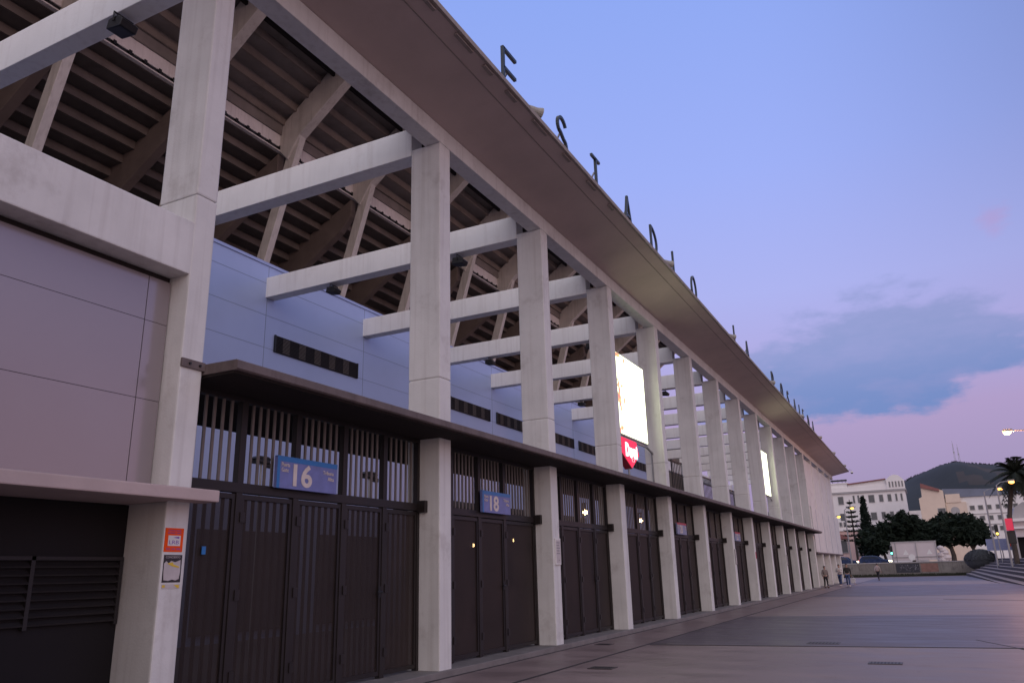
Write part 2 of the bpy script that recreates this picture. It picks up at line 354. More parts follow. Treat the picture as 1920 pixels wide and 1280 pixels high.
def drain(x, y, w, d, label):
    t = thing('drain_cover', (x, y, .004), label, 'drain cover', 'drain covers in the paving')
    b = MB(); b.box(x-w/2, x+w/2, y-d/2, y+d/2, .0, .012)
    b.build('frame', 'grey' if False else 'drain', t, bevel=.004)
    b = MB()
    for i in range(9):
        xx = x-w/2+.05+i*(w-.1)/8; b.box(xx-.012, xx+.012, y-d/2+.05, y+d/2-.05, .0121, .0145)
    b.build('grating', 'louver', t)
drain(-2.15, 17.9, .62, .42, 'wide dark iron drain grate in the plaza, farthest to the right of the colonnade')
drain(-.86, 14.5, .5, .3, 'dark iron drain grate in the plaza closest to the camera')
drain(-4.99, 12.84, .42, .3, 'small iron drain cover just outside the paving joint')
drain(-6.5, 16.9, .36, .3, 'small iron drain cover close to the foot of the third column')

# ------------------------------------------------------------------ stadium
ST = thing('stadium', (-7.3, 33, 0), 'long pale concrete football stadium with open colonnade, flat roof edge and canopy over brown gates', 'stadium')
def column(ya, yb, joint, ztop=9.31, lower=True):
    b = MB()
    b.box(-7.61, FX, ya, yb, 0.02, joint-.006)
    c = MB().box(-7.61, FX, ya, yb, joint+.006, ztop)
    b.v, n = b.v+c.v, len(b.v); b.f += [[i+n for i in f] for f in c.f]; b.mi += c.mi
    b.box(-7.59, FX-.02, ya+.02, yb-.02, joint-.02, joint+.02)
    return b.build('column', 'conc', ST, bevel=.02)
for i, y in enumerate(YK): column(y-CW, y, 4.77)
column(Y1-.30, Y1, 5.87); column(Y0-.30, Y0, 5.87)
for y in YK+[Y1, Y0]:
    w = CW if y in YK else .30
    # sloped haunch-free transverse beam
    MB().box(-16.0, -7.612, y-w+.004, y-.004, 9.20, 9.80).build('transverse_beam', 'beamc', ST, bevel=.015)
MB().box(-7.31, FX+.003, -6, 80.66, 9.312, 9.66).build('edge_beam', 'conc', ST, bevel=.012)
# roof: soffit rises slightly to a thin outer edge
prof = [(-7.75, 9.803), (-7.0, 9.80), (FX+.01, 9.662), (-5.49, 9.955), (-5.45, 9.965), (-5.45, 10.03), (-5.52, 10.05), (-7.75, 10.02)]
prof = [(-7.75, 9.83), (-7.1, 9.83), (-7.1, 9.662), (FX+.02, 9.662), (-5.50, 9.955), (-5.50, 10.03), (-7.75, 10.03)]
MB().prism(prof, 'y', -6, 80.70).build('roof_slab', 'soffit', ST)
MB().box(-5.50, -5.44, -6, 80.74, 9.945, 10.045).build('roof_edge', 'rooft', ST, bevel=.01)
b = MB(); b.bar((-5.80, -5, 9.893), (-5.80, 80.5, 9.893), .02, .008)
b.build('soffit_seam', 'rooft', ST)
rr = random.Random(3); y = 8.2
for k in range(8):
    ln_ = rr.uniform(.3, .7); MB().box(-5.55-rr.uniform(0, .03), -5.502, y, y+ln_, 9.91, 9.938).build('edge_bracket', 'rooft', ST, bevel=.008); y += ln_+rr.uniform(.35, 1.1)
# canopy over the gates
b = MB(); b.prism([(-9.3, 3.76), (-6.47, 3.745), (-6.45, 3.76), (-6.45, 3.845), (-6.47, 3.86), (-9.3, 3.90)], 'y', Y1+.02, 60.9); ca = b.build('canopy', 'canopy', ST); MB().box(-9.28, -6.52, Y1+.05, 60.87, 3.722, 3.742).build('canopy_soffit', 'soffit_gap', ca)
b = MB(); b.box(FX-.01, FX+.022, Y1-.30, Y1+.02, 3.78, 3.88)
br = b.build('canopy_bracket', 'canopy', ST, bevel=.006)
b = MB()
for y in (Y1-.2, Y1-.06): b.tube([(FX+.02, y, 3.83), (FX+.04, y, 3.83)], .014, 8)
b.build('bolt', 'black', br)
# column plinth / gate sill
MB().box(-7.75, -6.90, -14, 80.7, -.02, .10).build('plinth', 'plinth', ST, bevel=.012)
# left bay: fascia, lilac panel, lower slab, dark base
MB().box(-7.6, FX-.004, Y0-.1, Y1-.2, 4.86, 5.50).build('fascia_beam', 'conc', ST, bevel=.015)
MB().box(-7.6, FX-.004, -14, Y0-.302, 4.86, 5.50).build('fascia_beam', 'conc', ST, bevel=.015)
column(-3.2, -2.9, 5.87); MB().box(-16.0, -7.612, -3.196, -2.904, 9.20, 9.80).build('transverse_beam', 'beamc', ST, bevel=.015)
pn = MB()
for z0, z1 in ((2.45, 3.405), (3.411, 4.277), (4.283, 4.79)):
    for y0, y1 in ((-9.2, -7.1), (-7.09, -3.5), (-2.8, -.9), (-.89, 1.28), (Y0+.02, 3.35), (3.36, 5.42), (5.43, 5.715)):
        pn.box(-7.27, -7.24, y0, y1, z0, z1)
pn.build('cladding_panel', 'panel', ST)
MB().box(-7.5, -7.275, -20, Y1-.31, 2.46, 4.859).build('cladding_backing', 'soffit_gap', ST)  # black colour stands for the shadow gap between panels and fascia
MB().prism([(-7.59, -14), (-6.66, -14), (-6.66, 6.14), (-6.93, 6.14), (-6.93, 5.72), (-7.59, 5.72)], 'z', 2.32, 2.445).build('lower_slab', 'pinkslab', ST, bevel=.014)
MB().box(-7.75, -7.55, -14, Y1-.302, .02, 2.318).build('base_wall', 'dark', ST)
MB().box(-7.54, -4.7, -8, 1.9, .004, 3.7).build('shade_block', 'dark', ST, bevel=.01)  # unseen block added to shade the near column's lower side
lv = MB(); lv.box(-7.56, -7.50, 3.0, 3.05, 1.12, 1.78); lv.box(-7.56, -7.5, 4.72, 4.76, 1.12, 1.78); lv.box(-7.56, -7.5, 5.66, 5.70, 1.12, 1.78)
lv.box(-7.56, -7.5, 3.05, 5.66, 1.745, 1.78)
for i in range(8):
    z = 1.15+i*.075; lv.prism([(-7.56, z+.05), (-7.555, z+.055), (-7.50, z+.012), (-7.505, z)], 'y', 3.05, 5.66)
lv.build('ventilation_louver', 'louver', ST)
# recessed blue wall
wl = MB().box(-16.1, WX, -6, 52, 0.0, 10.16).build('concourse_wall', 'bluewall', ST)
MB().box(-16.15, WX+.03, -6, 52, 10.163, 10.25).build('wall_coping', 'coping', ST)
jn = MB()
yj = 15.53-4*BAY
while yj < 52:
    jn.box(WX, WX+.004, yj-.008, yj+.008, 4.5, 10.16); yj += BAY
for z in (6.82, 7.75, 8.69, 9.63): jn.box(WX, WX+.0035, -6, 52, z-.006, z+.006)
jn.build('panel_joint', 'joint', wl)
for y0, y1 in ((15.89, 19.66), (25.4, 28.6), (29.2, 32.2), (34.4, 37.7), (38.4, 41.1), (43.4, 46.5), (47.4, 50.2)):
    b = MB(); z0, z1 = 7.70, 8.20
    b.box(WX+.005, WX+.02, y0, y1, z0, z1)
    b.m = 1
    for i in range(12):
        z = z0+.02+i*.04; b.box(WX+.02, WX+.055, y0+.04, y1-.04, z, z+.014)
    b.m = 2
    n = int((y1-y0)/.7)
    for i in range(n):
        y = y0+.35+i*(y1-y0-.4)/n; b.box(WX+.0205, WX+.028, y, y+.28, z0+.04, z1-.04)
    b.m = 0
    b.box(WX+.02, WX+.06, y0, y0+.04, z0, z1); b.box(WX+.02, WX+.06, y1-.04, y1, z0, z1)
    b.build('wall_louver', ['black', 'louver', 'greyp'], wl)
# dark doors along the foot of the recessed wall, floor of the concourse
b = MB()
y = -4
while y < 50:
    b.box(WX, WX+.06, y, y+3.3, .3, 2.75); y += BAY
b.build('concourse_door', 'inner', wl)
MB().box(-16, -7.76, -6, 61, -.01, .09).build('concourse_floor', 'innerf', ST)
b = MB(); b.box(-12.6, -11.2, 18.2, 27.2, .09, 3.25); b.box(-12.9, -11.0, 18.0, 27.4, 3.25, 3.42); b.build('concourse_kiosk', 'inner', ST, bevel=.02)
b = MB(); b.box(-12.6, -11.2, 30.0, 52, .09, 3.0); b.build('concourse_partition', 'inner', ST, bevel=.02)
# longitudinal beam that carries the beam ends past the wall
MB().box(-16.3, -15.9, 52.01, 80.3, 8.5, 9.19).build('rear_beam', 'beamc', ST, bevel=.02)
for y in (56, 64.9, 73.8, 79.9): MB().box(-16.25, -15.95, y-.2, y+.2, 0, 8.498).build('rear_column', 'conc', ST, bevel=.02)
# end pavilion wall beyond the canopy
MB().box(-7.45, FX-.006, 61.0, 80.3, 2.47, 5.65).build('pavilion_wall', 'conc', ST, bevel=.02)
for k in range(11, 15):
    MB().box(-7.40, FX-.03, YK[k]+.004, YK[k+1]-CW-.004, 5.66, 9.0).build('pavilion_panel', 'conc', ST, bevel=.01)
MB().box(-7.46, FX+.05, 60.95, 80.35, 2.36, 2.465).build('pavilion_lintel', 'canopy', ST, bevel=.01)
MB().box(-9.5, -8.6, 61, 80.3, .02, 2.36).build('pavilion_base', 'inner', ST)
b = MB()
for y in (63.4, 67.6, 72.0, 76.4): b.box(FX-.006, FX+.004, y-.015, y+.015, 2.5, 5.6)
b.build('pavilion_joint', 'joint', ST)
# barred enclosures standing on the canopy
for y0, y1, zt in ((29.5, 32.4, 5.55), (34.1, 36.6, 5.35), (38.6, 41, 5.2)):
    b = MB(); x = -8.2
    b.bar((x, y0, 3.89), (x, y0, zt), .05); b.bar((x, y1, 3.89), (x, y1, zt), .05); b.bar((x, y0, zt), (x, y1, zt), .05); b.bar((x, y0, 3.95), (x, y1, 3.95), .05)
    n = int((y1-y0)/.22)
    for i in range(1, n): yy = y0+(y1-y0)*i/n; b.bar((x, yy, 3.95), (x, yy, zt), .028)
    b.build('barred_enclosure', 'black', ST)

# grandstand frames and stepped underside
def slab2d(b, pts, y0, y1): b.prism(pts, 'y', y0, y1)
FR = [Y1-BAY, Y1]+YK[:13]; FR = [-2.4, 2.2, 6.6]+YK[:13]
for y in FR:
    b = MB(); b.prism([(-18.9, 17.8), (-22.0, 7.5), (-22.46, 7.5), (-19.34, 17.8)], 'y', y-.29, y)
    b.build('raking_leg', 'standl', ST, bevel=.02)
    b = MB(); b.prism([(-18.898, 17.802), (-15.3, 20.62), (-15.3, 21.3), (-16.4, 21.0), (-19.95, 18.35), (-19.95, 17.45), (-19.45, 16.9)], 'y', y-.38, y+.02)
    b.build('upper_raker', 'standl', ST, bevel=.02)
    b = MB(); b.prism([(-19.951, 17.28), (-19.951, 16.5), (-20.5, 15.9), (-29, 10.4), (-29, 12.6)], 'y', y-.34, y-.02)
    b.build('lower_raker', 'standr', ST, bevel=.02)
YS, YE = -6, YK[12]+.3
def saw(x, z, n, dx, dz, th=.16):
    bot = [(x, z)]; 
    for i in range(n):
        bot += [(x, z+dz), (x+dx, z+dz)]; x += dx; z += dz
    top = [(p[0], p[1]+th+abs(dz)) for p in reversed(bot)]
    return bot+top
# upper tier seen from below: one stepped slab, with pale risers a hair proud of it
NU = 4; UX, UZ, UD, UH = -19.66, 18.41, .57, .435
low_ = [(-19.84, 18.02), (UX-.12, 18.02)]; 
for i in range(NU):
    xx, zz = UX+i*UD, UZ+i*UH
    low_ += [(xx-.125, zz+.02), (xx-.125, zz+.30), (xx-.02, zz+.30), (xx-.02, zz+UH)] if False else [(xx-.10, zz+.0), (xx-.10, zz+UH)]
xe, ze = UX+NU*UD, UZ+NU*UH
low_ += [(xe, ze), (xe, ze+.5)]
poly = low_+[(-20.2, 18.02+1.2), (-20.2, 17.95)]
low_[0] = (-19.851, 17.95)
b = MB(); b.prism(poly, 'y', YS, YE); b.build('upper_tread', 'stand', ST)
c = MB()
for i in range(NU):
    xx, zz = UX+i*UD, UZ+i*UH
    c.box(xx-.099, xx, YS, YE, zz, zz+.27)
c.build('upper_riser', 'standu', ST, bevel=.012)
x, z = xe, ze
b = MB(); b.box(x-.6, -14.6, YS, YE, z+.12, z+.3); b.box(-14.75, -14.6, YS, YE, z-.2, z+.119); b.box(x+.02, x+.12, YS, YE, z-.35, z+.119); b.build('upper_parapet', 'dark', ST)
MB().box(-20.0, -19.848, YS, YE, 17.52, 18.04).build('tier_fascia', 'band', ST, bevel=.012)
b = MB(); b.box(-19.93, -19.88, YS, YE, 17.40, 17.51); b.m = 1; b.box(-19.98, -19.83, YS, YE, 17.33, 17.375); b.m = 0
y = YS
while y < YE:
    b.box(-19.88, -19.82, y, y+.10, 17.42, 17.56); b.box(-19.875, -19.83, y-.06, y+.16, 17.47, 17.50); y += .55
b.build('gutter', ['black', 'band'], ST)
NL = 16; x, z = -19.98, 17.30
low_ = [(x, z)]
for i in range(NL):
    low_ += [(x-.57, z), (x-.57, z-.36)]; x -= .57; z -= .36
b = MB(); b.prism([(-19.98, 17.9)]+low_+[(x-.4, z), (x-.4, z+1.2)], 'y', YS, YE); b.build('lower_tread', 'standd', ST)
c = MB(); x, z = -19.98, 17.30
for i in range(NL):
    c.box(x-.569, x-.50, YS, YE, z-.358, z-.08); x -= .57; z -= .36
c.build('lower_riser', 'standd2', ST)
MB().box(-31, -30.5, YS, YE, 0, 13).build('void_wall', 'dark', ST)  # darkness of the void under the stand put into this wall's colour
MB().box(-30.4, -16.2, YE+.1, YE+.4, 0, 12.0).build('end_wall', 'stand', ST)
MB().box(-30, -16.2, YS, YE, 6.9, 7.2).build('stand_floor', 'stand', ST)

# ------------------------------------------------------------------ gates
GX = -7.40
def gate(ya, yb, posts, label, tall=3.74):
    t = thing('metal_gate', (GX, ya, .1), label, 'gate', 'brown steel gates between the columns')
    zr0, zr1 = 2.54, 2.66
    fr = MB()
    fr.box(GX-.05, GX+.05, ya+.005, yb+.05 if False else yb-.005, zr0, zr1)
    fr.box(GX-.05, GX+.05, ya+.005, yb-.005, 3.66, tall)
    for p in posts: fr.box(GX-.045, GX+.045, p-.05, p+.05, .10, tall)
    fr.box(GX-.045, GX+.045, ya+.005, ya+.07, .1, tall); fr.box(GX-.045, GX+.045, yb-.07, yb-.005, .1, tall)
    fr.box(GX+.051, GX+.20, yb-.09, yb+.0, zr0-.03, zr1+.04)
    fr.build('gate_frame', 'gate', t, bevel=.006)
    ed = [ya+.02]+list(posts)+[yb-.02]
    for a, c in zip(ed, ed[1:]):
        a2, c2 = a+.05, c-.05
        if c2-a2 < .12: continue
        b = MB(); n = max(2, round((c2-a2)/.135))
        for i in range(1, n):
            y = a2+(c2-a2)*i/n; b.box(GX-.011, GX+.011, y-.018, y+.018, zr1-.01, 3.67)
        b.build('transom_grille', 'bars', t)
        lf = MB(); z0, z1 = .14, zr0-.015
        for yy in (a2+.004, c2-.049): lf.box(GX-.02, GX+.03, yy, yy+.045, z0, z1)
        lf.box(GX-.02, GX+.03, a2+.05, c2-.05, z0, z0+.06); lf.box(GX-.02, GX+.03, a2+.05, c2-.05, z1-.06, z1)
        for i in range(1, n):
            y = a2+(c2-a2)*i/n; lf.box(GX-.045, GX-.025, y-.022, y+.022, z0+.02, z1-.02)
        for zz in (.45, 1.35, 2.25): lf.box(GX+.031, GX+.06, a2-.03, a2+.045, zz-.06, zz+.06)
        le = lf.build('leaf', 'gate', t, bevel=0)
        MB().quad((GX+.005, a2+.05, z0+.06), (GX+.005, c2-.05, z0+.06), (GX+.005, c2-.05, z1-.06), (GX+.005, a2+.05, z1-.06)).build('perforated_sheet', 'mesh' if ya < 8 and c != ed[-1] else 'mesh2', le)
        if c == ed[-2] or (len(ed) == 4 and c == ed[1]):
            h = MB(); h.tube([(GX+.03, c2-.03, 1.30), (GX+.09, c2-.03, 1.30), (GX+.09, c2-.15, 1.30)], .014, 8); h.box(GX+.03, GX+.04, c2-.06, c2-.004, 1.22, 1.38)
            h.build('handle', 'black', le)
    return t
ORD = ['', '', 'third', 'fourth', 'fifth', 'sixth', 'seventh', 'eighth', 'ninth', 'tenth', 'eleventh', 'twelfth']
gate(Y1, YK[0]-CW, [7.09, 8.08, 9.08, 10.06], 'wide brown barred gate of five panels under the blue number 16 sign')
gl = {1: 'brown barred gate under the blue number 18 sign', 4: 'brown gate below the pale number 20 sign with a red top edge', 6: 'brown gate below the last pale sign, small and half hidden by a column'}
for k in range(1, 12):
    ya, yb = YK[k-1], YK[k]-CW
    posts = [ya+.66, ya+1.65, ya+2.66, ] if k == 1 else [ya+1.05, ya+2.07, ya+3.1]
    gate(ya, yb, posts, gl.get(k, '%s closed brown gate along the colonnade counting from the number 16 gate' % ORD[k]))

# blue number signs
def numsign(y0, y1, z0, z1, num, label, m='blue', edge='bluel', left=True):
    x = -7.26
    t = thing('gate_sign', (x, y0, z0), label, 'sign', 'numbered gate signs')
    MB().box(x-.05, x, y0, y1, z0, z1).build('sign_panel', m, t, bevel=.004)
    b = MB(); b.box(x-.05, x+.004, y0, y1, z1+.001, z1+.012); b.box(x, x+.003, y0, y1, z1-.055, z1); 
    if left: b.box(x, x+.0028, y0, y0+.05, z0, z1-.056)
    b.build('sign_edge', edge, t)
    h = z1-z0
    text_mesh(num, h*.98, 'sign_number', 'glyph', t, (x+.004, y0+(y1-y0)*.25, z0+h*.13), (0, 1, 0), (0, 0, 1), width=(y1-y0)*.31, bold=.010)
    text_mesh('Puerta', h*.19, 'sign_text', 'glyph', t, (x+.004, y0+.075, z0+h*.70), (0, 1, 0), (0, 0, 1), width=.15)
    text_mesh('Gate', h*.19, 'sign_text', 'glyph', t, (x+.004, y0+.075, z0+h*.53), (0, 1, 0), (0, 0, 1), width=.13)
    text_mesh('Tribuna', h*.19, 'sign_text', 'glyph', t, (x+.004, y1-.30, z0+h*.62), (0, 1, 0), (0, 0, 1), width=.22)
    text_mesh('Alta', h*.19, 'sign_text', 'glyph', t, (x+.004, y1-.20, z0+h*.42), (0, 1, 0), (0, 0, 1), width=.13)
    b = MB()
    for y in (y0+.2, y1-.2): b.box(x-.12, x-.051, y-.02, y+.02, z0+.05, z0+.09)
    b.build('sign_bracket', 'black', t)
numsign(7.60, 8.78, 2.64, 3.04, '16', 'faded blue sign with a large white 16 over the nearest gate')
numsign(12.98, 14.12, 2.63, 3.02, '18', 'blue sign with a white 18 over the second gate')
numsign(26.2, 27.35, 2.64, 3.01, '20', 'pale sign with a white 20 and a red top edge', 'palesign', 'redpaint', False)
numsign(35.2, 36.3, 2.64, 3.0, '22', 'pale sign with a red top edge, smaller and farther than the number 20 one', 'palesign', 'redpaint', False)

# posters and plaques on the columns
t = thing('poster', (FX, 5.74, 1.81), 'orange poster with a white centre label stuck on the nearest column', 'poster')
b = MB(); b.box(FX-.002, FX+.004, 5.745, 5.975, 1.815, 2.055); b.build('sheet', 'orange', t)
b = MB(); b.box(FX+.004, FX+.006, 5.785, 5.94, 1.875, 1.98); b.build('label_patch', 'white', t)
b = MB(); b.prism([(5.845, 1.96), (5.92, 1.948), (5.92, 1.97)], 'x', FX+.006, FX+.0075); b.build('logo', 'violet', t)
text_mesh('LRB', .055, 'print', 'violet', t, (FX+.0065, 5.80, 1.893), (0, 1, 0), (0, 0, 1), .001, .12)
text_mesh('CONSTRUCCIONES', .022, 'print', 'violet', t, (FX+.0045, 5.78, 2.022), (0, 1, 0), (0, 0, 1), .001, .16)
text_mesh('REFORMAS Y OBRAS', .022, 'print', 'violet', t, (FX+.0045, 5.775, 1.997), (0, 1, 0), (0, 0, 1), .001, .17)
text_mesh('952 341 096', .034, 'print', 'violet', t, (FX+.0045, 5.77, 1.832), (0, 1, 0), (0, 0, 1), .001, .18)
t = thing('torn_poster', (FX, 5.77, 1.5), 'black poster torn open to white paper, under the orange poster', 'poster')
MB().box(FX-.002, FX+.003, 5.757, 5.985, 1.512, 1.785).build('sheet', 'inkblack', t)
b = MB(); b.prism([(5.765, 1.70), (5.79, 1.722), (5.82, 1.70), (5.85, 1.725), (5.90, 1.712), (5.965, 1.735), (5.972, 1.62), (5.962, 1.545), (5.92, 1.53), (5.88, 1.54), (5.83, 1.528), (5.775, 1.535), (5.765, 1.62)], 'x', FX+.003, FX+.005); b.build('torn_patch', 'paper', t)
b = MB(); b.prism([(5.80, 1.70), (5.86, 1.672), (5.95, 1.655), (5.955, 1.668), (5.88, 1.69), (5.87, 1.712)], 'x', FX+.005, FX+.007); b.build('print_scrap', 'yellow', t)
text_mesh('CONCIERTO', .03, 'print', 'paper', t, (FX+.0035, 5.78, 1.752), (0, 1, 0), (0, 0, 1), .001, .18)
t = thing('paper_strip', (FX, 5.77, 1.44), 'narrow white and yellow paper strip below the torn black poster', 'poster')
MB().box(FX-.002, FX+.003, 5.76, 5.985, 1.45, 1.495).build('sheet', 'paper', t)
b = MB(); b.prism([(5.91, 1.487), (5.975, 1.487), (5.975, 1.455), (5.955, 1.455)], 'x', FX+.003, FX+.0045); b.box(FX+.003, FX+.0042, 5.765, 5.80, 1.463, 1.488); b.build('print', 'yellow', t)
def plaque(y, z0, z1, label, m='white', w=.24):
    t = thing('wall_plaque', (FX, y, z0), label, 'plaque', 'plaques on the columns')
    MB().box(FX-.002, FX+.03, y-w/2, y+w/2, z0, z1).build('plate', m, t, bevel=.006)
    MB().box(FX+.03, FX+.033, y-w/2+.03, y+w/2-.03, z0+.04, z1-.04).build('plate_face', 'paper', t)
    b = MB()
    for i in range(5): b.box(FX+.033, FX+.034, y-w/2+.05, y+w/2-.06-.02*(i % 2), z1-.10-i*.055, z1-.08-i*.055)
    b.box(FX+.033, FX+.0345, y, y+.05, z0+.08, z0+.10)
    b.build('plate_text', 'grey', t)
plaque(YK[1]-.17, 1.67, 2.21, 'white information plaque on the column right of the number 18 gate', w=.27)
plaque(YK[5]-.17, 1.65, 2.25, 'grey plaque on a middle column of the colonnade', 'greyp')
plaque(YK[8]-.17, 1.6, 2.15, 'pale plaque on a far column of the colonnade', 'greyp')
t = tag(MB().box(FX-.002, FX+.004, YK[4]-.2, YK[4]-.03, 1.2, 1.75).build('sticker', 'paper'), 'torn white sticker at chest height on the fifth column after number 16', 'sticker')
t = tag(MB().box(FX-.002, FX+.004, YK[6]-.22, YK[6]-.04, 1.9, 2.2).build('sticker', 'redpaint'), 'red sticker on a column in the far half of the colonnade', 'sticker')

# ------------------------------------------------------------------ lit billboards
def billboard(y0, y1, z0, z1, label):
    x = -7.30
    t = thing('billboard', (x, y0, z0), label, 'billboard', 'lit billboards between the columns')
    MB().box(x-.14, x, y0, y1, z0, z1).build('casing', 'greyp', t, bevel=.008)
    MB().box(x+.0, x+.012, y0+.03, y1-.03, z0+.05, z1-.03).build('screen', 'advert', t)
    b = MB()
    b.bar((x-.05, y1-.1, z0-.02), (x-.05, y1+.6, z0-.18), .05); b.bar((x-.05, y0, z0-.04), (x-.05, y1+.02, z0-.04), .06); b.bar((x-.05, y0-.3, z0-.04), (x-.05, y0, z0-.04), .05); b.bar((x-.07, y1+.57, 3.9), (x-.07, y1+.57, z0-.1), .04)
    b.build('bracket', 'grey', t)
billboard(20.55, 23.76, 5.26, 7.74, 'brightly lit white advertising screen between columns above a red shield sign')
billboard(42.75, 46.1, 5.25, 7.7, 'far lit white advertising screen seen edge on between the distant columns')
x = -7.22
t = thing('shield_sign', (x, 21.8, 4.4), 'lit red pointed shield sign with white lettering under the near screen', 'sign')
pts = [(21.0, 5.16), (22.32, 5.16), (22.5, 4.78), (21.8, 4.36), (21.0, 4.72)]
MB().prism([(20.98, 5.17), (22.34, 5.17), (22.53, 4.78), (21.8, 4.33), (20.98, 4.70)], 'x', x-.22, x-.002).build('casing', 'redpaint', t)
MB().prism(pts, 'x', x-.002, x+.006).build('sign_face', 'redlit', t)
text_mesh('Dugui', .50, 'sign_lettering', 'whitelit', t, (x+.01, 21.30, 4.68), (0, .985, .0), (0, 0, 1), .004, 1.06, .03)
MB().tube([(x-.1, 21.8, 3.89), (x-.1, 21.8, 4.36)], .03, 8).build('post', 'grey', t)

# ------------------------------------------------------------------ roof letters
def letter(ch, yc, label):
    x = -5.62; z = 10.03; H = .92; w = .52; th = .06
    t = thing('sign_letter', (x, yc, z), label, 'letter', 'steel letters of the roof-edge sign')
    b = MB()
    def st(pts, closed=False):
        P = [(x, yc+(p[0]-.5)*w, z+p[1]*H) for p in pts]
        for a, c in zip(P, P[1:]): b.bar(a, c, .11, th) if False else b.bar(a, c, th, th)
    arc = lambda cx, cy, rx, ry, a0, a1, n=14: [(cx+rx*math.cos(R(a0+(a1-a0)*i/n)), cy+ry*math.sin(R(a0+(a1-a0)*i/n))) for i in range(n+1)]
    if ch == 'E': st([(0, 0), (0, 1)]); st([(0, .97), (1, .97)]); st([(0, .52), (.95, .52)]); st([(0, .03), (1, .03)])
    if ch == 'T': st([(.5, 0), (.5, 1)]); st([(0, .97), (1, .97)])
    if ch == 'I': st([(.5, 0), (.5, 1)])
    if ch == 'L': st([(.1, 0), (.1, 1)]); st([(.1, .03), (.95, .03)])
    if ch == 'A': st([(0, 0), (.5, 1), (1, 0)]); st([(.2, .38), (.8, .38)])
    if ch == 'D': st([(.05, 0), (.05, 1)]); st([(.05, .97)]+arc(.1, .5, .9, .47, 90, -90)+[(.05, .03)])
    if ch == 'O': st(arc(.5, .5, .55, .47, 0, 360, 24))
    if ch == 'R': st([(.05, 0), (.05, 1)]); st([(.05, .97)]+arc(.3, .72, .6, .25, 90, -90)+[(.05, .47)]); st([(.45, .47), (.95, 0)])
    if ch == 'S': st(arc(.5, .74, .42, .23, 20, 220)+[(.35, .56), (.65, .44)]+arc(.5, .26, .42, .23, 40, -160))
    b.build('letter_form', 'letter', t)
    f = MB(); f.box(x-.03, x+.03, yc-.2, yc+.2, z-.0, z+.03); f.bar((x-.35, yc, z+.02), (x-.04, yc, z+.55), .03); f.build('letter_stay', 'grey', t)
LET = [('E', 11.33, 'first letter E of ESTADIO'), ('S', 13.78, 'letter S of ESTADIO after the first projector lamp'), ('T', 15.78, 'letter T of ESTADIO'), ('A', 18.05, 'letter A of ESTADIO'), ('D', 20.3, 'letter D of ESTADIO'),
       ('I', 22.3, 'letter I of ESTADIO'), ('O', 24.75, 'letter O closing ESTADIO'), ('L', 31.3, 'letter L of the short word LA'), ('A', 33.75, 'letter A of the short word LA'), ('R', 40.2, 'letter R opening ROSALEDA'),
       ('O', 43.0, 'letter O of ROSALEDA'), ('S', 45.2, 'letter S of ROSALEDA'), ('A', 47.8, 'letter A after the S of ROSALEDA'), ('L', 49.9, 'letter L of ROSALEDA'), ('E', 51.5, 'letter E of ROSALEDA'), ('D', 53.8, 'letter D of ROSALEDA'), ('A', 56.2, 'final letter A of ROSALEDA')]
for ch, y, d in LET: letter(ch, y, 'thin dark steel %s on the roof edge' % d)
# projector lamps along the roof edge
NEARTO = ['between the letters E and S', 'between the letters D and I', 'just before the word LA', 'just before the word ROSALEDA', 'between the letters L and A of ROSALEDA', 'past the end of ROSALEDA', 'second to last before the roof end', 'nearest the far roof end']
for y, d in zip((12.22, 21.35, 30.1, 39.2, 49.4, 58.8, 68, 77.5), NEARTO):
    x = -5.58; t = thing('projector_lamp', (x, y, 10.05), 'small grey projector lamp on the roof edge '+d, 'projector lamp', 'projector lamps on the roof edge')
    a = Vector((x-.06, y-.06, 10.25)); c = Vector((x+.10, y+.18, 10.21))
    b = MB(); b.tube([a, a.lerp(c, .3), a.lerp(c, .62), c], [.07, .08, .085, .12], 14); b.build('housing', 'greyp', t, smooth=False)
    n = (c-a).normalized()
    MB().tube([c-n*.02, c+n*.004], .10, 14).build('lens', 'louver', t)
    b = MB(); b.tube([c-n*.01, c+n*.05], .165, 14); b.build('rim', 'grey', t) if False else None
    b = MB(); b.bar((x, y, 10.03), (x, y, 10.22), .05); b.box(x-.1, x+.06, y-.12, y+.12, 10.03, 10.07); b.box(x-.2, x-.1, y-.14, y-.04, 10.04, 10.15); b.build('mount', 'greyp', t)
t = thing('dome_camera', (-5.2, 80.6, 10), 'white dome camera hanging from the far end of the roof', 'camera')
b = MB(); b.tube([(-5.5, 80.6, 10.0), (-5.36, 80.6, 10.16), (-5.22, 80.6, 10.1), (-5.2, 80.6, 9.98)], .02, 8); b.build('arm', 'grey', t)
b = MB(); b.tube([(-5.2, 80.6, 9.98), (-5.2, 80.6, 9.86)], [.08, .14], 12); b.build('housing', 'white', t); b = MB(); b.ball((-5.2, 80.6, 9.85), .11, 12); b.build('dome', 'black', t, smooth=True)

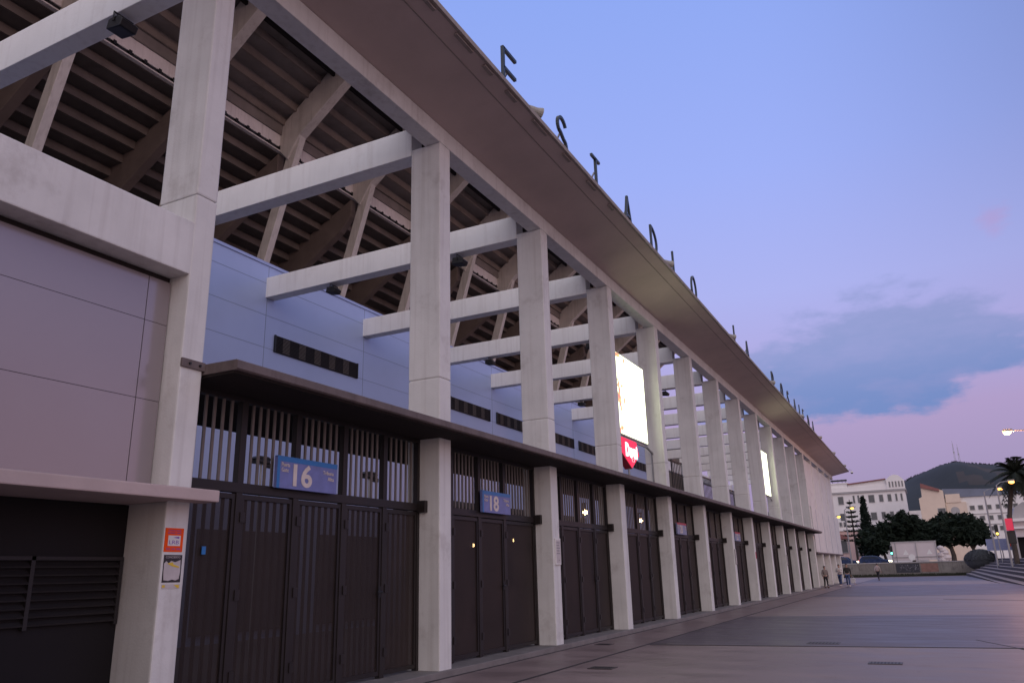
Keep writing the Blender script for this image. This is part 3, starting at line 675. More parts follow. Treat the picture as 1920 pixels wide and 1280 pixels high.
# floodlights hung under the transverse beams
def floodlight(x, y, label):
    t = thing('floodlight', (x, y, 9.2), label, 'floodlight', 'black floodlights under the beams')
    b = MB(); b.prism([(x-.17, 8.96), (x+.13, 8.92), (x+.17, 9.02), (x+.07, 9.11), (x-.14, 9.11)], 'y', y-.13, y+.13); b.build('housing', 'black', t, bevel=.015)
    MB().quad((x-.14, y-.11, 8.953), (x+.11, y-.11, 8.917), (x+.11, y+.11, 8.917), (x-.14, y+.11, 8.953)).build('glass', 'louver', t)
    b = MB(); b.tube([(x, y-.15, 9.02), (x, y-.15, 9.17), (x, y+.15, 9.17), (x, y+.15, 9.02)], .014, 6); b.build('yoke', 'black', t)
floodlight(-8.95, Y1-.2, 'black floodlight under the nearest beam at the top left')
for k, nm in zip(range(0, 6), ('second', 'third', 'fourth', 'fifth', 'sixth', 'seventh')):
    if k: floodlight(-9.3, YK[k]-.18, 'black floodlight close to the column under the %s beam from the camera' % nm)
    floodlight(-13.3, YK[k]-.18, 'black floodlight by the blue wall under the %s beam from the camera' % nm)

# lamps and cameras inside the concourse
for (x, y, z), d in (((-10.9, 18.93, 2.28), 'seen through the left leaf of the number 18 gate'), ((-10.9, 21.35, 2.47), 'seen through the right leaf of the number 18 gate'), ((-10.9, 27.15, 3.6), 'seen over the third gate'), ((-10.9, 33.6, 3.6), 'seen over the fourth gate')):
    t = thing('wall_lamp', (x, y, z), 'small lit lamp inside the concourse '+d, 'lamp', 'lit lamps inside the concourse')
    big = z > 3
    MB().ball((x, y, z), .13 if big else .07, 10, (.6, 1, .7)).build('bulb', 'warm', t)
    b = MB(); b.tube([(x, y, z+.09), (x, y, z+.30)], .02, 8); b.box(x-.12, x+.05, y-.05, y+.05, z+.3, z+.34); b.bar((x-.1, y, z+.32), (x-.1, y, .09 if z < 3 else .09), .04); b.build('arm', 'black', t)
for (x, y, z), d in (((-12.9, 13.0, 4.05), 'left of the number 16'), ((-12.2, 16.0, 3.95), 'right of the number 16')):
    t = thing('speaker_cluster', (x, y, z), 'dark camera cluster on a post behind the grille, '+d, 'camera', 'dark cameras behind the grille')
    b = MB(); b.box(x-.12, x+.12, y-.2, y+.16, z-.05, z+.04); b.prism([(y-.28, z+.04), (y+.24, z+.04), (y+.10, z+.11), (y-.14, z+.11)], 'x', x-.12, x+.12); b.box(x-.05, x+.05, y+.1, y+.34, z-.12, z-.02); b.build('housing', 'black', t, bevel=.02)
    MB().tube([(x, y, .09), (x, y, z-.05)], .025, 8).build('post', 'grey', t)


# ------------------------------------------------------------------ background materials
M['bwhite'] = mat('white_render', (.80, .76, .74), .85, var=.06, scale=.3, streak=.15)
M['bbeige'] = mat('beige_render', (.72, .58, .47), .85, var=.08, scale=.3)
M['bpink'] = mat('pink_render', (.68, .48, .44), .85, var=.12, scale=.4)
M['tile'] = mat('red_roof_tile', (.26, .11, .10), .8, var=.25, scale=1.5)
M['slate'] = mat('blue_grey_roof', (.17, .19, .25), .7, var=.15, scale=.5)
M['glassd'] = mat('dark_window', (.10, .10, .105), .25, var=.2, scale=.3)
M['cornice'] = mat('cornice_grey', (.38, .36, .36), .85, var=.1)
M['leaf'] = mat('dark_foliage', (.013, .021, .014), .8, spec=.15, var=.5, scale=.6)
M['leaf2'] = mat('cypress_foliage', (.009, .016, .012), .8, spec=.15, var=.5, scale=1.2)
M['palmleaf'] = mat('palm_frond', (.02, .026, .018), .7, spec=.2, var=.4, scale=2)
M['shrubm'] = mat('grey_green_shrub', (.05, .055, .06), .8, var=.4, scale=2)
M['bark'] = mat('bark', (.07, .055, .045), .9, var=.4, scale=3, bump=.4, bscale=8)
M['graf'] = mat('stained_retaining_wall', (.22, .20, .18), .85, var=.35, scale=.35, streak=.6, grime=.6)
M['grafk'] = mat('graffiti_paint_black', (.04, .04, .05), .7, var=.2)
M['grafw'] = mat('graffiti_paint_white', (.45, .43, .46), .7, var=.2)
M['grafr'] = mat('graffiti_paint_rust', (.28, .15, .12), .8, var=.3)
M['weeds'] = mat('weeds', (.035, .04, .022), .8, var=.4, scale=3)
M['hoard'] = mat('pale_hoarding', (.60, .53, .53), .7, var=.06, scale=.7)
M['step'] = mat('grey_stone_step', (.20, .165, .17), .7, var=.2, scale=2)
M['stepd'] = mat('dark_step_riser', (.05, .042, .048), .8, var=.2, scale=2)
M['carblue'] = mat('dark_blue_car_paint', (.03, .05, .12), .25, metal=.4, var=.05)
M['carglass'] = mat('car_glass', (.04, .05, .07), .1, var=0)
M['tyre'] = mat('tyre', (.02, .02, .02), .8, var=.1)
M['hillm'] = mat('hill_scrub', (.020, .026, .030), .95, var=.35, scale=.03, bump=0)
M['hillb'] = mat('hill_bare_ground', (.045, .038, .036), .95, var=.3, scale=.03)
M['bus'] = mat('glowing_banner_red', (.62, .03, .08), .5, var=.06, emit=(1, .05, .12), estr=.25)  # faint red glow put into the banner's own colour
M['skin'] = mat('skin', (.42, .26, .20), .6, var=.08)
M['hair'] = mat('dark_hair', (.02, .016, .014), .6, var=.2)
M['jeans'] = mat('blue_jeans', (.05, .085, .20), .85, var=.2, scale=8)
M['trous'] = mat('dark_trousers', (.022, .02, .024), .85, var=.2, scale=8)
M['shirtw'] = mat('white_shirt', (.62, .60, .60), .85, var=.1, scale=8)
M['shirtg'] = mat('grey_brown_shirt', (.20, .17, .16), .85, var=.15, scale=8)
M['jackb'] = mat('black_jacket', (.02, .02, .022), .8, var=.15, scale=8)
M['shirtp'] = mat('pale_pink_top', (.42, .34, .32), .85, var=.15, scale=8)
M['bag'] = mat('pale_plastic_bag', (.5, .5, .55), .4, var=.1)

# retaining wall with graffiti below the road
W1 = thing('retaining_wall', (-3, 112, 0), 'long stained retaining wall with graffiti at the far end of the plaza', 'wall')
MB().box(-40, 12, 112, 112.3, -.1, 1.62).build('wall_body', 'graf', W1)
MB().box(-40, 12, 111.95, 112.35, 1.621, 1.72).build('wall_cap', 'cornice', W1)
def scrawl(x0, x1, z0, z1, m, n, seed, wd=.05):
    rr = random.Random(seed); b = MB(); x = x0
    for i in range(n):
        x = x0+(x1-x0)*(i+.5)/n; pts = []
        for k in range(rr.randint(4, 6)):
            pts.append((x+rr.uniform(-.32, .32), rr.uniform(z0, z1)))
        for a, c in zip(pts, pts[1:]): b.bar((a[0], 111.998, a[1]), (c[0], 111.998, c[1]), wd, .01)
    b.build('graffiti', m, W1)
b = MB(); b.box(-3.8, -1.15, 111.993, 111.999, .45, 1.55); b.build('graffiti', 'grafk', W1)
scrawl(-3.6, -1.3, .55, 1.45, 'grafw', 7, 3, .06); scrawl(-9.5, -4.2, .7, 1.4, 'grafk', 5, 5, .05); scrawl(1.2, 4.6, .7, 1.4, 'grafk', 4, 8, .05)
b = MB(); b.box(-1.0, .9, 111.994, 111.999, .5, 1.5); b.build('graffiti', 'grafr', W1)
b = MB(); rr = random.Random(4)
for i in range(2600):
    x = rr.uniform(-14, 6); y = 111.6+rr.uniform(-.7, .35); h = rr.uniform(.08, .38); dx = rr.uniform(-.15, .15)
    b.quad((x-.03, y, 0), (x+.03, y, 0), (x+.02+dx, y-.05, h), (x-.02+dx, y-.05, h))
w_ = b.build('weeds', 'weeds'); w_['kind'] = 'stuff'

# hoarding behind the wall
t = thing('hoarding', (-1.6, 126, 1.25), 'pale two panel hoarding standing in front of the dark trees', 'hoarding')
MB().box(-4.45, 1.2, 126, 126.25, 1.95, 4.35).build('board', 'hoard', t, bevel=.02)
b = MB(); b.box(-4.5, 1.25, 125.93, 126.3, 4.351, 4.5)
for x in (-4.4, -3.95, -1.35, 1.1): b.box(x-.06, x+.06, 125.9, 125.995, 1.25, 4.35)
b.box(-4.4, 1.1, 125.9, 125.995, 2.35, 2.45); b.build('frame', 'cornice', t)
b = MB()
for x in (-2.75, .2): b.prism([(x-.35, 2.7), (x+.4, 2.7), (x+.05, 3.4)], 'y', 125.98, 125.999)
b.build('emblem', 'white', t)
t = thing('round_road_sign', (-2.0, 124, 1.25), 'small round white sign in front of the pale hoarding', 'sign')
MB().tube([(-2.0, 124, 1.22), (-2.0, 124, 2.2)], .04, 8).build('post', 'grey', t); MB().tube([(-2.0, 123.95, 2.35), (-2.0, 123.9, 2.35)], .42, 18).build('disc', 'white', t)
t = thing('boulder', (2.4, 127, 1.25), 'pale sculpted rock between the hoarding and the tree trunk', 'rock')
b = MB()
for i in range(7): b.ball((2.0+random.uniform(-.4, .5), 127, 1.5+i*.33), .75-.05*i, 8, (1, .8, .8))
b.build('rock_body', 'hoard', t)

# cars
def car(x, y, z, rz, label, paint):
    t = thing('parked_car' if False else 'car', (x, y, z), label, 'car', 'cars on the road beyond the wall', rz)
    pr = [(-1.9, .35), (-1.95, .75), (-1.8, 1.02), (-1.45, 1.42), (-.3, 1.48), (.45, 1.35), (1.0, .98), (1.75, .86), (1.98, .6), (1.98, .35)]
    MB().prism(pr, 'y', -.82, .82).build('body', paint, t, bevel=.08, local=True, segs=3)
    b = MB()
    for s in (-1, 1):
        ys = (.822, .83) if s > 0 else (-.83, -.822)
        b.prism([(-1.45, 1.02), (-1.25, 1.34), (-.5, 1.40), (-.5, 1.02)], 'y', *ys); b.prism([(-.42, 1.02), (-.42, 1.40), (.40, 1.27), (.82, 1.0)], 'y', *ys)
    b.build('side_window', 'carglass', t, local=True)
    for wx in (-1.25, 1.25):
        for s in (-1, 1):
            w = MB().tube([(wx, s*.66, .32), (wx, s*.86, .32)], .32, 18).build('wheel', 'tyre', t, local=True)
            MB().tube([(wx, s*.80, .32), (wx, s*.875, .32)], .19, 12).build('rim', 'grey', w, local=True)
    for s in (-.6, .6):
        MB().ball((1.93, s, .68), .13, 8).build('headlight', 'headlamp', t, local=True)
        MB().box(-1.99, -1.9, s-.12, s+.12, .72, .9).build('tail_light', 'redlamp', t, local=True)
car(-6.6, 122, 1.24, R(-8), 'dark blue car with lit headlights on the road, the whole of it in view', 'carblue')
car(-10.6, 122, 1.24, R(-8), 'dark car half hidden by the corner of the stadium', 'carblue')

# trees
def cards(b, c, rad, n, size, rr, sq=(1, 1, .8), droop=0):
    for i in range(n):
        d = Vector((rr.gauss(0, 1), rr.gauss(0, 1), rr.gauss(0, 1))).normalized()*rad*(rr.random()**.45)
        p = Vector((c[0]+d.x*sq[0], c[1]+d.y*sq[1], c[2]+d.z*sq[2]))
        a = Vector((rr.gauss(0, 1), rr.gauss(0, 1), rr.gauss(0, 1)-droop)).normalized(); q = a.orthogonal().normalized()
        s = size*rr.uniform(.6, 1.4)
        b.quad(p-a*s, p-q*s*.38, p+a*s, p+q*s*.38)
def tree(name, x, y, z, clumps, trunk_h, label, m='leaf', n=470, size=.46, seed=1, r=.3):
    t = thing(name, (x, y, z), label, 'tree', 'dark trees beyond the wall'); rr = random.Random(seed)
    b = MB()
    b.tube([(x, y, z-.05), (x+.1, y, z+trunk_h*.5), (x-.1, y, z+trunk_h)], [r, r*.75, r*.6], 9)
    for c in clumps: b.tube([(x-.1, y, z+trunk_h*.85), ((x+c[0])/2, (y+c[1])/2, (z+trunk_h+c[2])/2), c[:3]], [r*.45, r*.28, r*.1], 6)
    b.build('trunk', 'bark', t)
    b = MB()
    for c in clumps: cards(b, c, c[3], int(n*c[3]**2/4), size, rr)
    for q in range(26):
        c = rr.choice(clumps); a = rr.uniform(0, 6.28); e = rr.uniform(-.2, 1.2); d = Vector((math.cos(a)*math.cos(e), math.sin(a)*math.cos(e), math.sin(e)))*c[3]*rr.uniform(.9, 1.12)
        cards(b, (c[0]+d.x, c[1]+d.y, c[2]+d.z*.85), .42, 26, .3, rr)
    b.build('crown', m, t)
Y_ = 134
tree('broadleaf_tree', -5.8, Y_, 1.2, [(-7.6, Y_, 5.0, 1.9), (-5.4, Y_+.5, 6.0, 2.2), (-6.4, Y_-1, 4.4, 1.9), (-4.2, Y_, 5.0, 2.0), (-7.8, Y_+.5, 3.6, 1.5)], 2.2, 'dark rounded tree next to the pink house, left of the hoarding', seed=2)
tree('broadleaf_tree', -2.0, Y_, 1.2, [(-3.2, Y_, 6.8, 2.4), (-1.2, Y_+.5, 6.4, 2.2), (-2.2, Y_-.5, 7.6, 1.7), (0, Y_, 5.0, 1.9), (-3.4, Y_+.5, 4.6, 2.0), (-1.2, Y_, 4.4, 1.9)], 2.4, 'tallest dark tree, rising behind the pale hoarding', seed=3)
tree('broadleaf_tree', 3.2, Y_-1, 1.2, [(1.6, Y_, 6.0, 2.1), (3.2, Y_+.3, 6.9, 2.0), (3.0, Y_-1, 5.3, 2.0), (1.0, Y_-.5, 4.8, 1.6)], 2.6, 'dark tree with its trunk in view, right of the pale hoarding', seed=4, r=.42)
tree('broadleaf_tree', 6.0, Y_, 1.2, [(5.2, Y_, 7.0, 1.9), (6.6, Y_+.4, 6.0, 1.9), (7.4, Y_, 4.9, 1.5), (5.4, Y_-.6, 5.2, 1.9), (4.4, Y_, 6.4, 1.6)], 2.4, 'dark rounded tree at the right end of the row beyond the wall', seed=5)
t = thing('cypress_tree', (-8.6, 150, 1.2), 'narrow dark cypress in front of the white hospital building', 'tree'); rr = random.Random(9)
MB().tube([(-8.6, 150, 1.2), (-8.6, 150, 9)], [.2, .1], 8).build('trunk', 'bark', t)
b = MB()
for i in range(22):
    f = i/21; cards(b, (-8.6+rr.uniform(-.1, .1), 150, 4+f*8.6), .25+1.25*(1-f)**.8, 110, .3, rr, (1, 1, .6), -.8)
b.build('crown', 'leaf2', t)
t = thing('araucaria_tree', (-9.9, 138, 1.2), 'sparse tiered conifer beside the pink house', 'tree')
MB().tube([(-9.9, 138, 1.2), (-9.9, 138, 11.6)], [.2, .05], 8).build('trunk', 'bark', t)
b = MB()
for i in range(9):
    z = 5.2+i*.72; rad = 1.9*(1-i/10.5)
    for k in range(9):
        a = k*2*math.pi/9+i*.35; e = (-9.9+rad*math.cos(a), 138+rad*math.sin(a), z+.25)
        b.tube([(-9.9, 138, z), ((-9.9+e[0])/2, (138+e[1])/2, z-.05), e], [.05, .07, .03], 5)
        cards(b, ((-9.9+e[0]*3)/4+0, (138+e[1]*3)/4, z+.05), .35, 14, .16, rr, (1, 1, .4)) if False else None
        for q in range(6):
            f = .3+.12*q; p = Vector((-9.9+(e[0]+9.9)*f, 138+(e[1]-138)*f, z)); d = Vector((rr.uniform(-.3, .3), rr.uniform(-.3, .3), .28)); s = Vector((0.05, .05, 0)); b.quad(p-s, p+s, p+d+s*.3, p+d-s*.3)
b.build('crown', 'leaf2', t)

# buildings
def windows(b_root, face_y, wins, depth=.25, sill=True):
    for (x0, x1, z0, z1) in wins:
        f = MB(); w = .12; x0 += .12; x1 -= .12; z0 += .15
        f.box(x0-w, x0, face_y-.1, face_y+.02, z0-w, z1+w); f.box(x1, x1+w, face_y-.1, face_y+.02, z0-w, z1+w); f.box(x0, x1, face_y-.1, face_y+.02, z1, z1+w); f.box(x0-w, x1+w, face_y-.16, face_y+.02, z0-w-.1, z0-w)
        fo = f.build('window', 'cornice', b_root)
        p = MB(); p.box(x0, x1, face_y-.03, face_y+.0, z0-w, z1); p.build('pane', 'glassd', fo)
t = thing('hospital_building', (-13, 262, 1.2), 'large white building with arched attic windows and a thin red roof line', 'building')
y = 260
MB().box(-34, -3.2, y, y+14, 1, 24.2).build('wall', 'bwhite', t)
MB().box(-34.4, -2.8, y-.5, y+14.4, 22.3, 22.8).build('cornice', 'cornice', t)
MB().prism([(-18.5, 24.2), (-7.9, 24.2), (-7.9, 25.75), (-18.5, 24.85)], 'y', y+.3, y+13).build('attic_wall', 'bwhite', t)
MB().prism([(-18.6, 24.86), (-7.9, 25.76), (-7.9, 26.05), (-18.6, 25.2)], 'y', y-.2, y+13.2).build('roof', 'tile', t)
b = MB(); b.box(-34, -18.6, y+.3, y+13, 24.2, 25.3); b.box(-34.2, -18.4, y+.1, y+13.2, 25.31, 25.6); b.build('roof_block', 'bwhite', t)
b = MB(); b.prism([(-7.8, 22.81), (-3.0, 22.81), (-3.0, 25.2), (-4.2, 26.6), (-5.4, 27.0), (-6.6, 26.6), (-7.8, 25.6)], 'y', y-.35, y+5); b.build('gable', 'bwhite', t)
wins = [(-21.8, -20.2, 19.2, 21.4), (-17.6, -17.0, 19.4, 21.5), (-16.3, -15.7, 19.4, 21.5), (-15.0, -14.4, 19.4, 21.5), (-13.3, -11.6, 19.3, 21.4), (-10.4, -9.2, 19.4, 21.3), (-8.1, -7.0, 19.4, 21.3), (-6.0, -5.4, 19.4, 21.3), (-4.6, -4.0, 19.4, 21.3),
        (-21.8, -20.2, 14.2, 16.4), (-13.3, -11.6, 14.2, 16.3), (-10.4, -9.2, 14.4, 16.3), (-8.1, -7.0, 14.4, 16.3), (-5.8, -4.6, 14.4, 16.3)]
windows(t, y, wins)
windows(t, y-.35, [(-7.2+i*.85, -6.75+i*.85, 23.4, 24.9) for i in range(5)])
b = MB()
for x in (-23.0, -21.4, -20.2, -19.2): b.tube([(x, y+4, 25.6), (x, y+4, 27.0)], .06, 6)
b.box(-23.5, -18.8, y+3.8, y+4.2, 26.4, 26.9); b.build('roof_railing', 'black', t)
b = MB(); b.box(-3.1, 1.5, y+6, y+12, 1, 16.6); b.box(-3.0, -1.0, y+5.6, y+5.99, 12, 16.0); b.build('annex', 'bwhite', t)

t = thing('beige_building', (9, 240, 1.2), 'long beige and white block with a slanted gable end and a blue grey roof', 'building')
y = 240
b = MB(); b.prism([(.1, 1), (6.1, 1), (6.1, 19.9), (4.6, 20.6), (1.0, 22.1), (.9, 18.6), (.1, 18.2)], 'y', y, y+12); b.build('gable_wall', 'bbeige', t)
MB().prism([(.9, 21.0), (5.2, 19.7), (5.2, 20.4), (1.0, 22.15)], 'y', y-.5, y-.002).build('gable_roof', 'tile', t)
MB().box(6.11, 26, y+1.0, y+12, 1, 18.0).build('wall', 'bwhite', t)
MB().prism([(5.6, 18.0), (26, 18.0), (26, 19.2), (6.0, 20.4)], 'y', y+.6, y+12).build('roof', 'slate', t)
MB().box(6.4, 9.8, y+.3, y+.99, 16.7, 18.9).build('roof_terrace', 'bbeige', t)
MB().box(6.2, 11.0, y+.5, y+.98, 1, 16.7).build('arched_bay', 'bbeige', t)
p = [(7.2, 6.0)]+[(8.2+1.0*math.cos(R(180-15*i)), 14.6+1.0*math.sin(R(15*i))) for i in range(13)]+[(9.2, 6.0)]
MB().prism(p, 'y', y+.40, y+.497).build('arch', 'cornice', t)
windows(t, y, [(4.1, 6.0, 13.2, 15.3)])
windows(t, y+1.0, [(11.6+i*1.9+.2*(i // 3), 12.8+i*1.9+.2*(i // 3), z, z+1.0) for z in (14.6, 11.9, 9.2) for i in range(6)])
b = MB()
for z in (13.4, 10.7): b.box(11.2, 26, y+.85, y+.995, z, z+.18)
b.build('string_course', 'cornice', t)

t = thing('pink_house', (-11.6, 150, 1.2), 'pink two storey house with a stepped cornice beside the stadium corner', 'house')
y = 150
MB().box(-17, -9.9, y, y+9, 1.1, 7.6).build('wall', 'bpink', t)
b = MB(); b.box(-17, -10.2, y-.15, y+9, 7.61, 8.9); b.box(-17, -9.7, y-.3, y+9.2, 7.2, 7.6); b.build('parapet', 'bwhite', t)
windows(t, y-.16, [(-13.6, -13.1, 8.0, 8.6), (-12.9, -12.4, 8.0, 8.6), (-12.2, -11.7, 8.0, 8.6)])
windows(t, y, [(-13.4, -12.0, 3.6, 5.6), (-10.9, -10.4, 5.0, 6.4), (-10.9, -10.4, 3.0, 4.5)])
b = MB(); b.prism([(-13.8, 5.9), (-11.6, 5.9), (-11.9, 6.4), (-13.6, 6.9)], 'y', y-.5, y-.002); b.build('door_hood', 'tile', t)
t = thing('green_shed', (-8.4, 146, 1.2), 'small dark green shed between the pink house and the trees', 'shed')
m_ = M['greenp'] = mat('dark_green_paint', (.04, .10, .085), .7, var=.2)
b = MB(); b.box(-9.4, -7.6, 146, 148, 1.2, 5.2); b.build('wall', 'greenp', t); MB().prism([(-9.6, 5.2), (-7.2, 4.6), (-7.2, 4.8), (-9.6, 6.0)], 'y', 145.7, 148.2).build('roof', 'slate', t)

t = thing('porch_building', (11.2, 102, .9), 'pale building with wide ledges at the right edge behind the palm', 'building')
y = 100
MB().box(8.6, 16, y, y+8, 3.9, 5.5).build('wall', 'hoard', t)
b = MB(); b.prism([(8.5, 5.8), (9.0, 7.0), (9.8, 7.5), (16, 7.6), (16, 5.8)], 'y', y+.3, y+7); b.build('roof', 'cornice', t)
b = MB(); b.box(8.2, 16.2, y-.5, y+8, 5.501, 5.8); b.box(8.3, 16.2, y-.4, y+8, 4.75, 4.95); b.build('ledge', 'bwhite', t)
MB().box(8.6, 16, y+1.5, y+8, .8, 3.9).build('porch_back', 'dark', t)
for x in (8.4, 11.5, 14.5): MB().box(x-.25, x+.25, y, y+.5, .0, 3.9).build('porch_pillar', 'cornice', t)
t = thing('pale_blue_hoarding', (8, 108, 1), 'pale blue site hoarding with an orange patch near the right edge', 'hoarding')
MB().box(6.2, 9.1, 108.4, 108.5, 2.7, 4.0).build('board', 'palesign', t); MB().box(8.55, 8.95, 108.38, 108.399, 3.1, 3.8).build('patch', 'orange', t)
b = MB()
for x in (6.3, 7.7, 9.0): b.box(x-.05, x+.05, 108.51, 108.6, 0, 4.0)
b.build('post', 'grey', t)

# terraced steps at the right
t = thing('terraced_steps', (6, 95, 0), 'grey stone terraced steps fanning up at the right of the plaza', 'steps')
b = MB()
n = 7
LF = [(3.6+.5*i, 108+.15*i, .30+.22*i) for i in range(n+1)]; RT = [(4.1+.62*i, 76+1.0*i, -.02+.235*i) for i in range(n+1)]
RT = [tuple(l+(r-l)*1.55 for l, r in zip(LF[i], RT[i])) for i in range(n+1)]
for i in range(n):
    a, c, d, e = LF[i], RT[i], RT[i+1], LF[i+1]
    b.m = 0; b.quad(a, c, (d[0], d[1], c[2]+.01), (e[0], e[1], a[2]+.01))
    b.m = 1; b.quad((d[0], d[1], c[2]+.01), d, e, (e[0], e[1], a[2]+.01))
    b.m = 0
b.m = 1; b.quad((LF[0][0], LF[0][1], -.05), (RT[0][0], RT[0][1], -.05), RT[0], LF[0])
for i in range(n): b.quad((LF[i][0], LF[i][1], -.05), LF[i], (LF[i+1][0], LF[i+1][1], LF[i][2]+.01), (LF[i+1][0], LF[i+1][1], -.05))
b.m = 0; b.quad(LF[n], RT[n], (40, 84, RT[n][2]), (30, 112, LF[n][2]))
b.build('stair_flight', ['step', 'stepd'], t)
t = thing('clipped_shrub', (5.4, 108.3, .3), 'dark smooth rounded shrub at the top of the terraced steps', 'shrub'); rr = random.Random(12)
b = MB(); b.ball((5.4, 109.3, 1.7), 1.25, 18, (1.35, .9, .95)); b.build('mass', 'shrubm', t, smooth=True)
b = MB()
for i in range(1500):
    d = Vector((rr.gauss(0, 1), rr.gauss(0, 1), abs(rr.gauss(0, 1)))).normalized(); p = Vector((5.4+d.x*1.72, 109.3+d.y*1.16, 1.7+d.z*1.2)); a = d.orthogonal().normalized(); a.rotate(Matrix.Rotation(rr.uniform(0, 6), 3, d)); q = d.cross(a)
    b.quad(p-a*.12, p-q*.07+d*.04, p+a*.12+d*.05, p+q*.07)
b.build('foliage', 'shrubm', t)

# hill with masts
b = MB(); rr = random.Random(21)
prof_ = [(-400, 40), (-120, 60), (-60, 68), (-13, 78), (-3, 83), (12, 88), (25, 92.5), (37, 95.5), (50, 93.5), (64, 91), (95, 85), (200, 70), (500, 40)]
def hz(x):
    for (a, za), (c, zc) in zip(prof_, prof_[1:]):
        if a <= x <= c: return za+(zc-za)*(x-a)/(c-a)
    return 30
nx, ny = 150, 22; v0 = len(b.v)
for j in range(ny+1):
    for i in range(nx+1):
        x = -400+900*i/nx; f = j/ny; z = hz(x)*math.sin(f*math.pi/2)**1.1+math.sin(x*.09+f*7)*2.2*f*(1-f)*4+rr.uniform(-.8, .8)
        b.v.append((x, 600+f*300, z if j else -5))
for j in range(ny):
    for i in range(nx):
        q = j*(nx+1)+i; b.f.append([q, q+1, q+nx+2, q+nx+1]); x = -400+900*i/nx; b.mi.append(1 if (x > 30 and j > 9 and math.sin(x*.13+j*.9)+math.sin(j*1.7+x*.05) > .55) else 0)
struct(b.build('hill', ['hillm', 'hillb'], smooth=True))
b = MB()
for i in range(900):
    x = rr.uniform(-30, 110); f = rr.uniform(.95, 1); y = 600+f*300; z = hz(x)*math.sin(f*math.pi/2)**1.1
    if x > 40 and rr.random() < .6: continue
    cards(b, (x, y-1, z+.8), 1.5 if x < 45 else .9, 7, .9, rr, (1, 1, 1))
o = b.build('hill_woodland', 'hillm'); o['kind'] = 'stuff'
for x, h, d in ((38.6, 21, 'taller lattice mast on the hill top'), (42.3, 17, 'shorter lattice mast on the hill top')):
    t = thing('radio_mast', (x, 899, 95), d, 'mast', 'masts on the hill'); b = MB()
    for s in (-1, 1): b.bar((x+s*.9, 899, 93), (x+s*.15, 899, 95+h), .22)
    for i in range(9):
        z = 95+h*i/9; w = .9-.75*i/9; s = 1 if i % 2 else -1; b.bar((x-s*w, 899, z), (x+s*w*.85, 899, z+h/9), .16)
    b.build('lattice', 'grey', t)
    b = MB(); b.bar((x, 899, 95+h), (x, 899, 98+h), .18); b.box(x-.7, x+.7, 898.8, 899.2, 95+h*.55, 96+h*.55); b.build('antenna', 'grey', t)

# street lamps
def lamp(x, y, z0, h, ax, m, label, glow=0):
    t = thing('street_lamp', (x, y, z0), label, 'street lamp', 'street lamps beyond the plaza')
    b = MB(); b.tube([(x, y, z0), (x, y, z0+h*.6), (x, y, z0+h)], [.11, .085, .06], 10); b.tube([(x, y, z0), (x, y, z0+.5)], .15, 10); b.build('pole', 'grey', t)
    MB().tube([(x, y, z0+h-.02), (x+ax*.4, y, z0+h+.25), (x+ax, y, z0+h+.3)], .04, 8).build('arm', 'grey', t)
    b = MB(); s = 1 if ax > 0 else -1
    b.prism([(x+ax-.1*s, z0+h+.24), (x+ax+.55*s, z0+h+.30), (x+ax+.5*s, z0+h+.42), (x+ax, z0+h+.42)], 'y', y-.13, y+.13); b.build('lamp_head', 'greyp', t)
    b = MB(); b.ball((x+ax+.28*s, y, z0+h+.2), .19, 12, (1.25, .9, .8)); b.build('lantern', m, t, smooth=True)
    if glow:
        l = bpy.data.lights.new('lamp_glow', 'POINT'); l.energy = glow; l.color = (1, .42, .22); l.shadow_soft_size = .3
        q = bpy.data.objects.new('lamp_glow', l); COL.objects.link(q); q.location = (x+ax+.28*s, y, z0+h-.15)
lamp(8.3, 60, 0, 9.35, -2.2, 'hotlamp', 'tall street lamp with a bright orange light reaching in from the right edge', 900)
lamp(6.1, 95, 0, 8.4, 1.2, 'orangelamp', 'street lamp with a curved arm in front of the long beige building')
lamp(6.55, 85, 0, 8.2, .95, 'orangelamp', 'street lamp just left of the palm crown')
lamp(-11.3, 120, 1.2, 6.6, .75, 'yellowlamp', 'lower yellow street lamp by the stadium corner')
lamp(-9.5, 121, 1.2, 7.75, .75, 'yellowlamp', 'yellow street lamp in front of the white hospital windows')
# banner hanging on the second pole
t = tag(MB().box(6.66, 7.25, 85.0, 85.03, 4.15, 5.2).build('banner', 'bus'), 'red banner hanging from the lamp pole by the palm', 'banner')
t = tag(MB().box(6.6, 7.3, 85.2, 85.8, 3.0, 4.1).build('notice_box', 'black', bevel=.03), 'dark box below the red banner', 'box')
# traffic signals
def signal(x, y, z, tilt, m, label):
    t = thing('traffic_light', (x, y, 1.2), label, 'traffic light', 'traffic lights by the road')
    MB().tube([(x, y, 0), (x, y, z+1.1)], .05, 8).build('post', 'grey', t)
    MB().box(x-.17, x+.17, y-.25, y-.05, z-.2, z+.95).build('housing', 'black', t, bevel=.03)
    for i, mm in enumerate((m, 'black', 'black')):
        MB().tube([(x, y-.27, z+.02+i*.36), (x, y-.24, z+.02+i*.36)], .13, 12).build('signal_lens', mm, t)
signal(-4.23, 118, 2.86, 0, 'green', 'traffic light showing green left of the hoarding')
signal(6.9, 100, 4.3, 0, 'warm' if False else 'yellowlamp', 'traffic light with an amber lamp near the lamp poles')

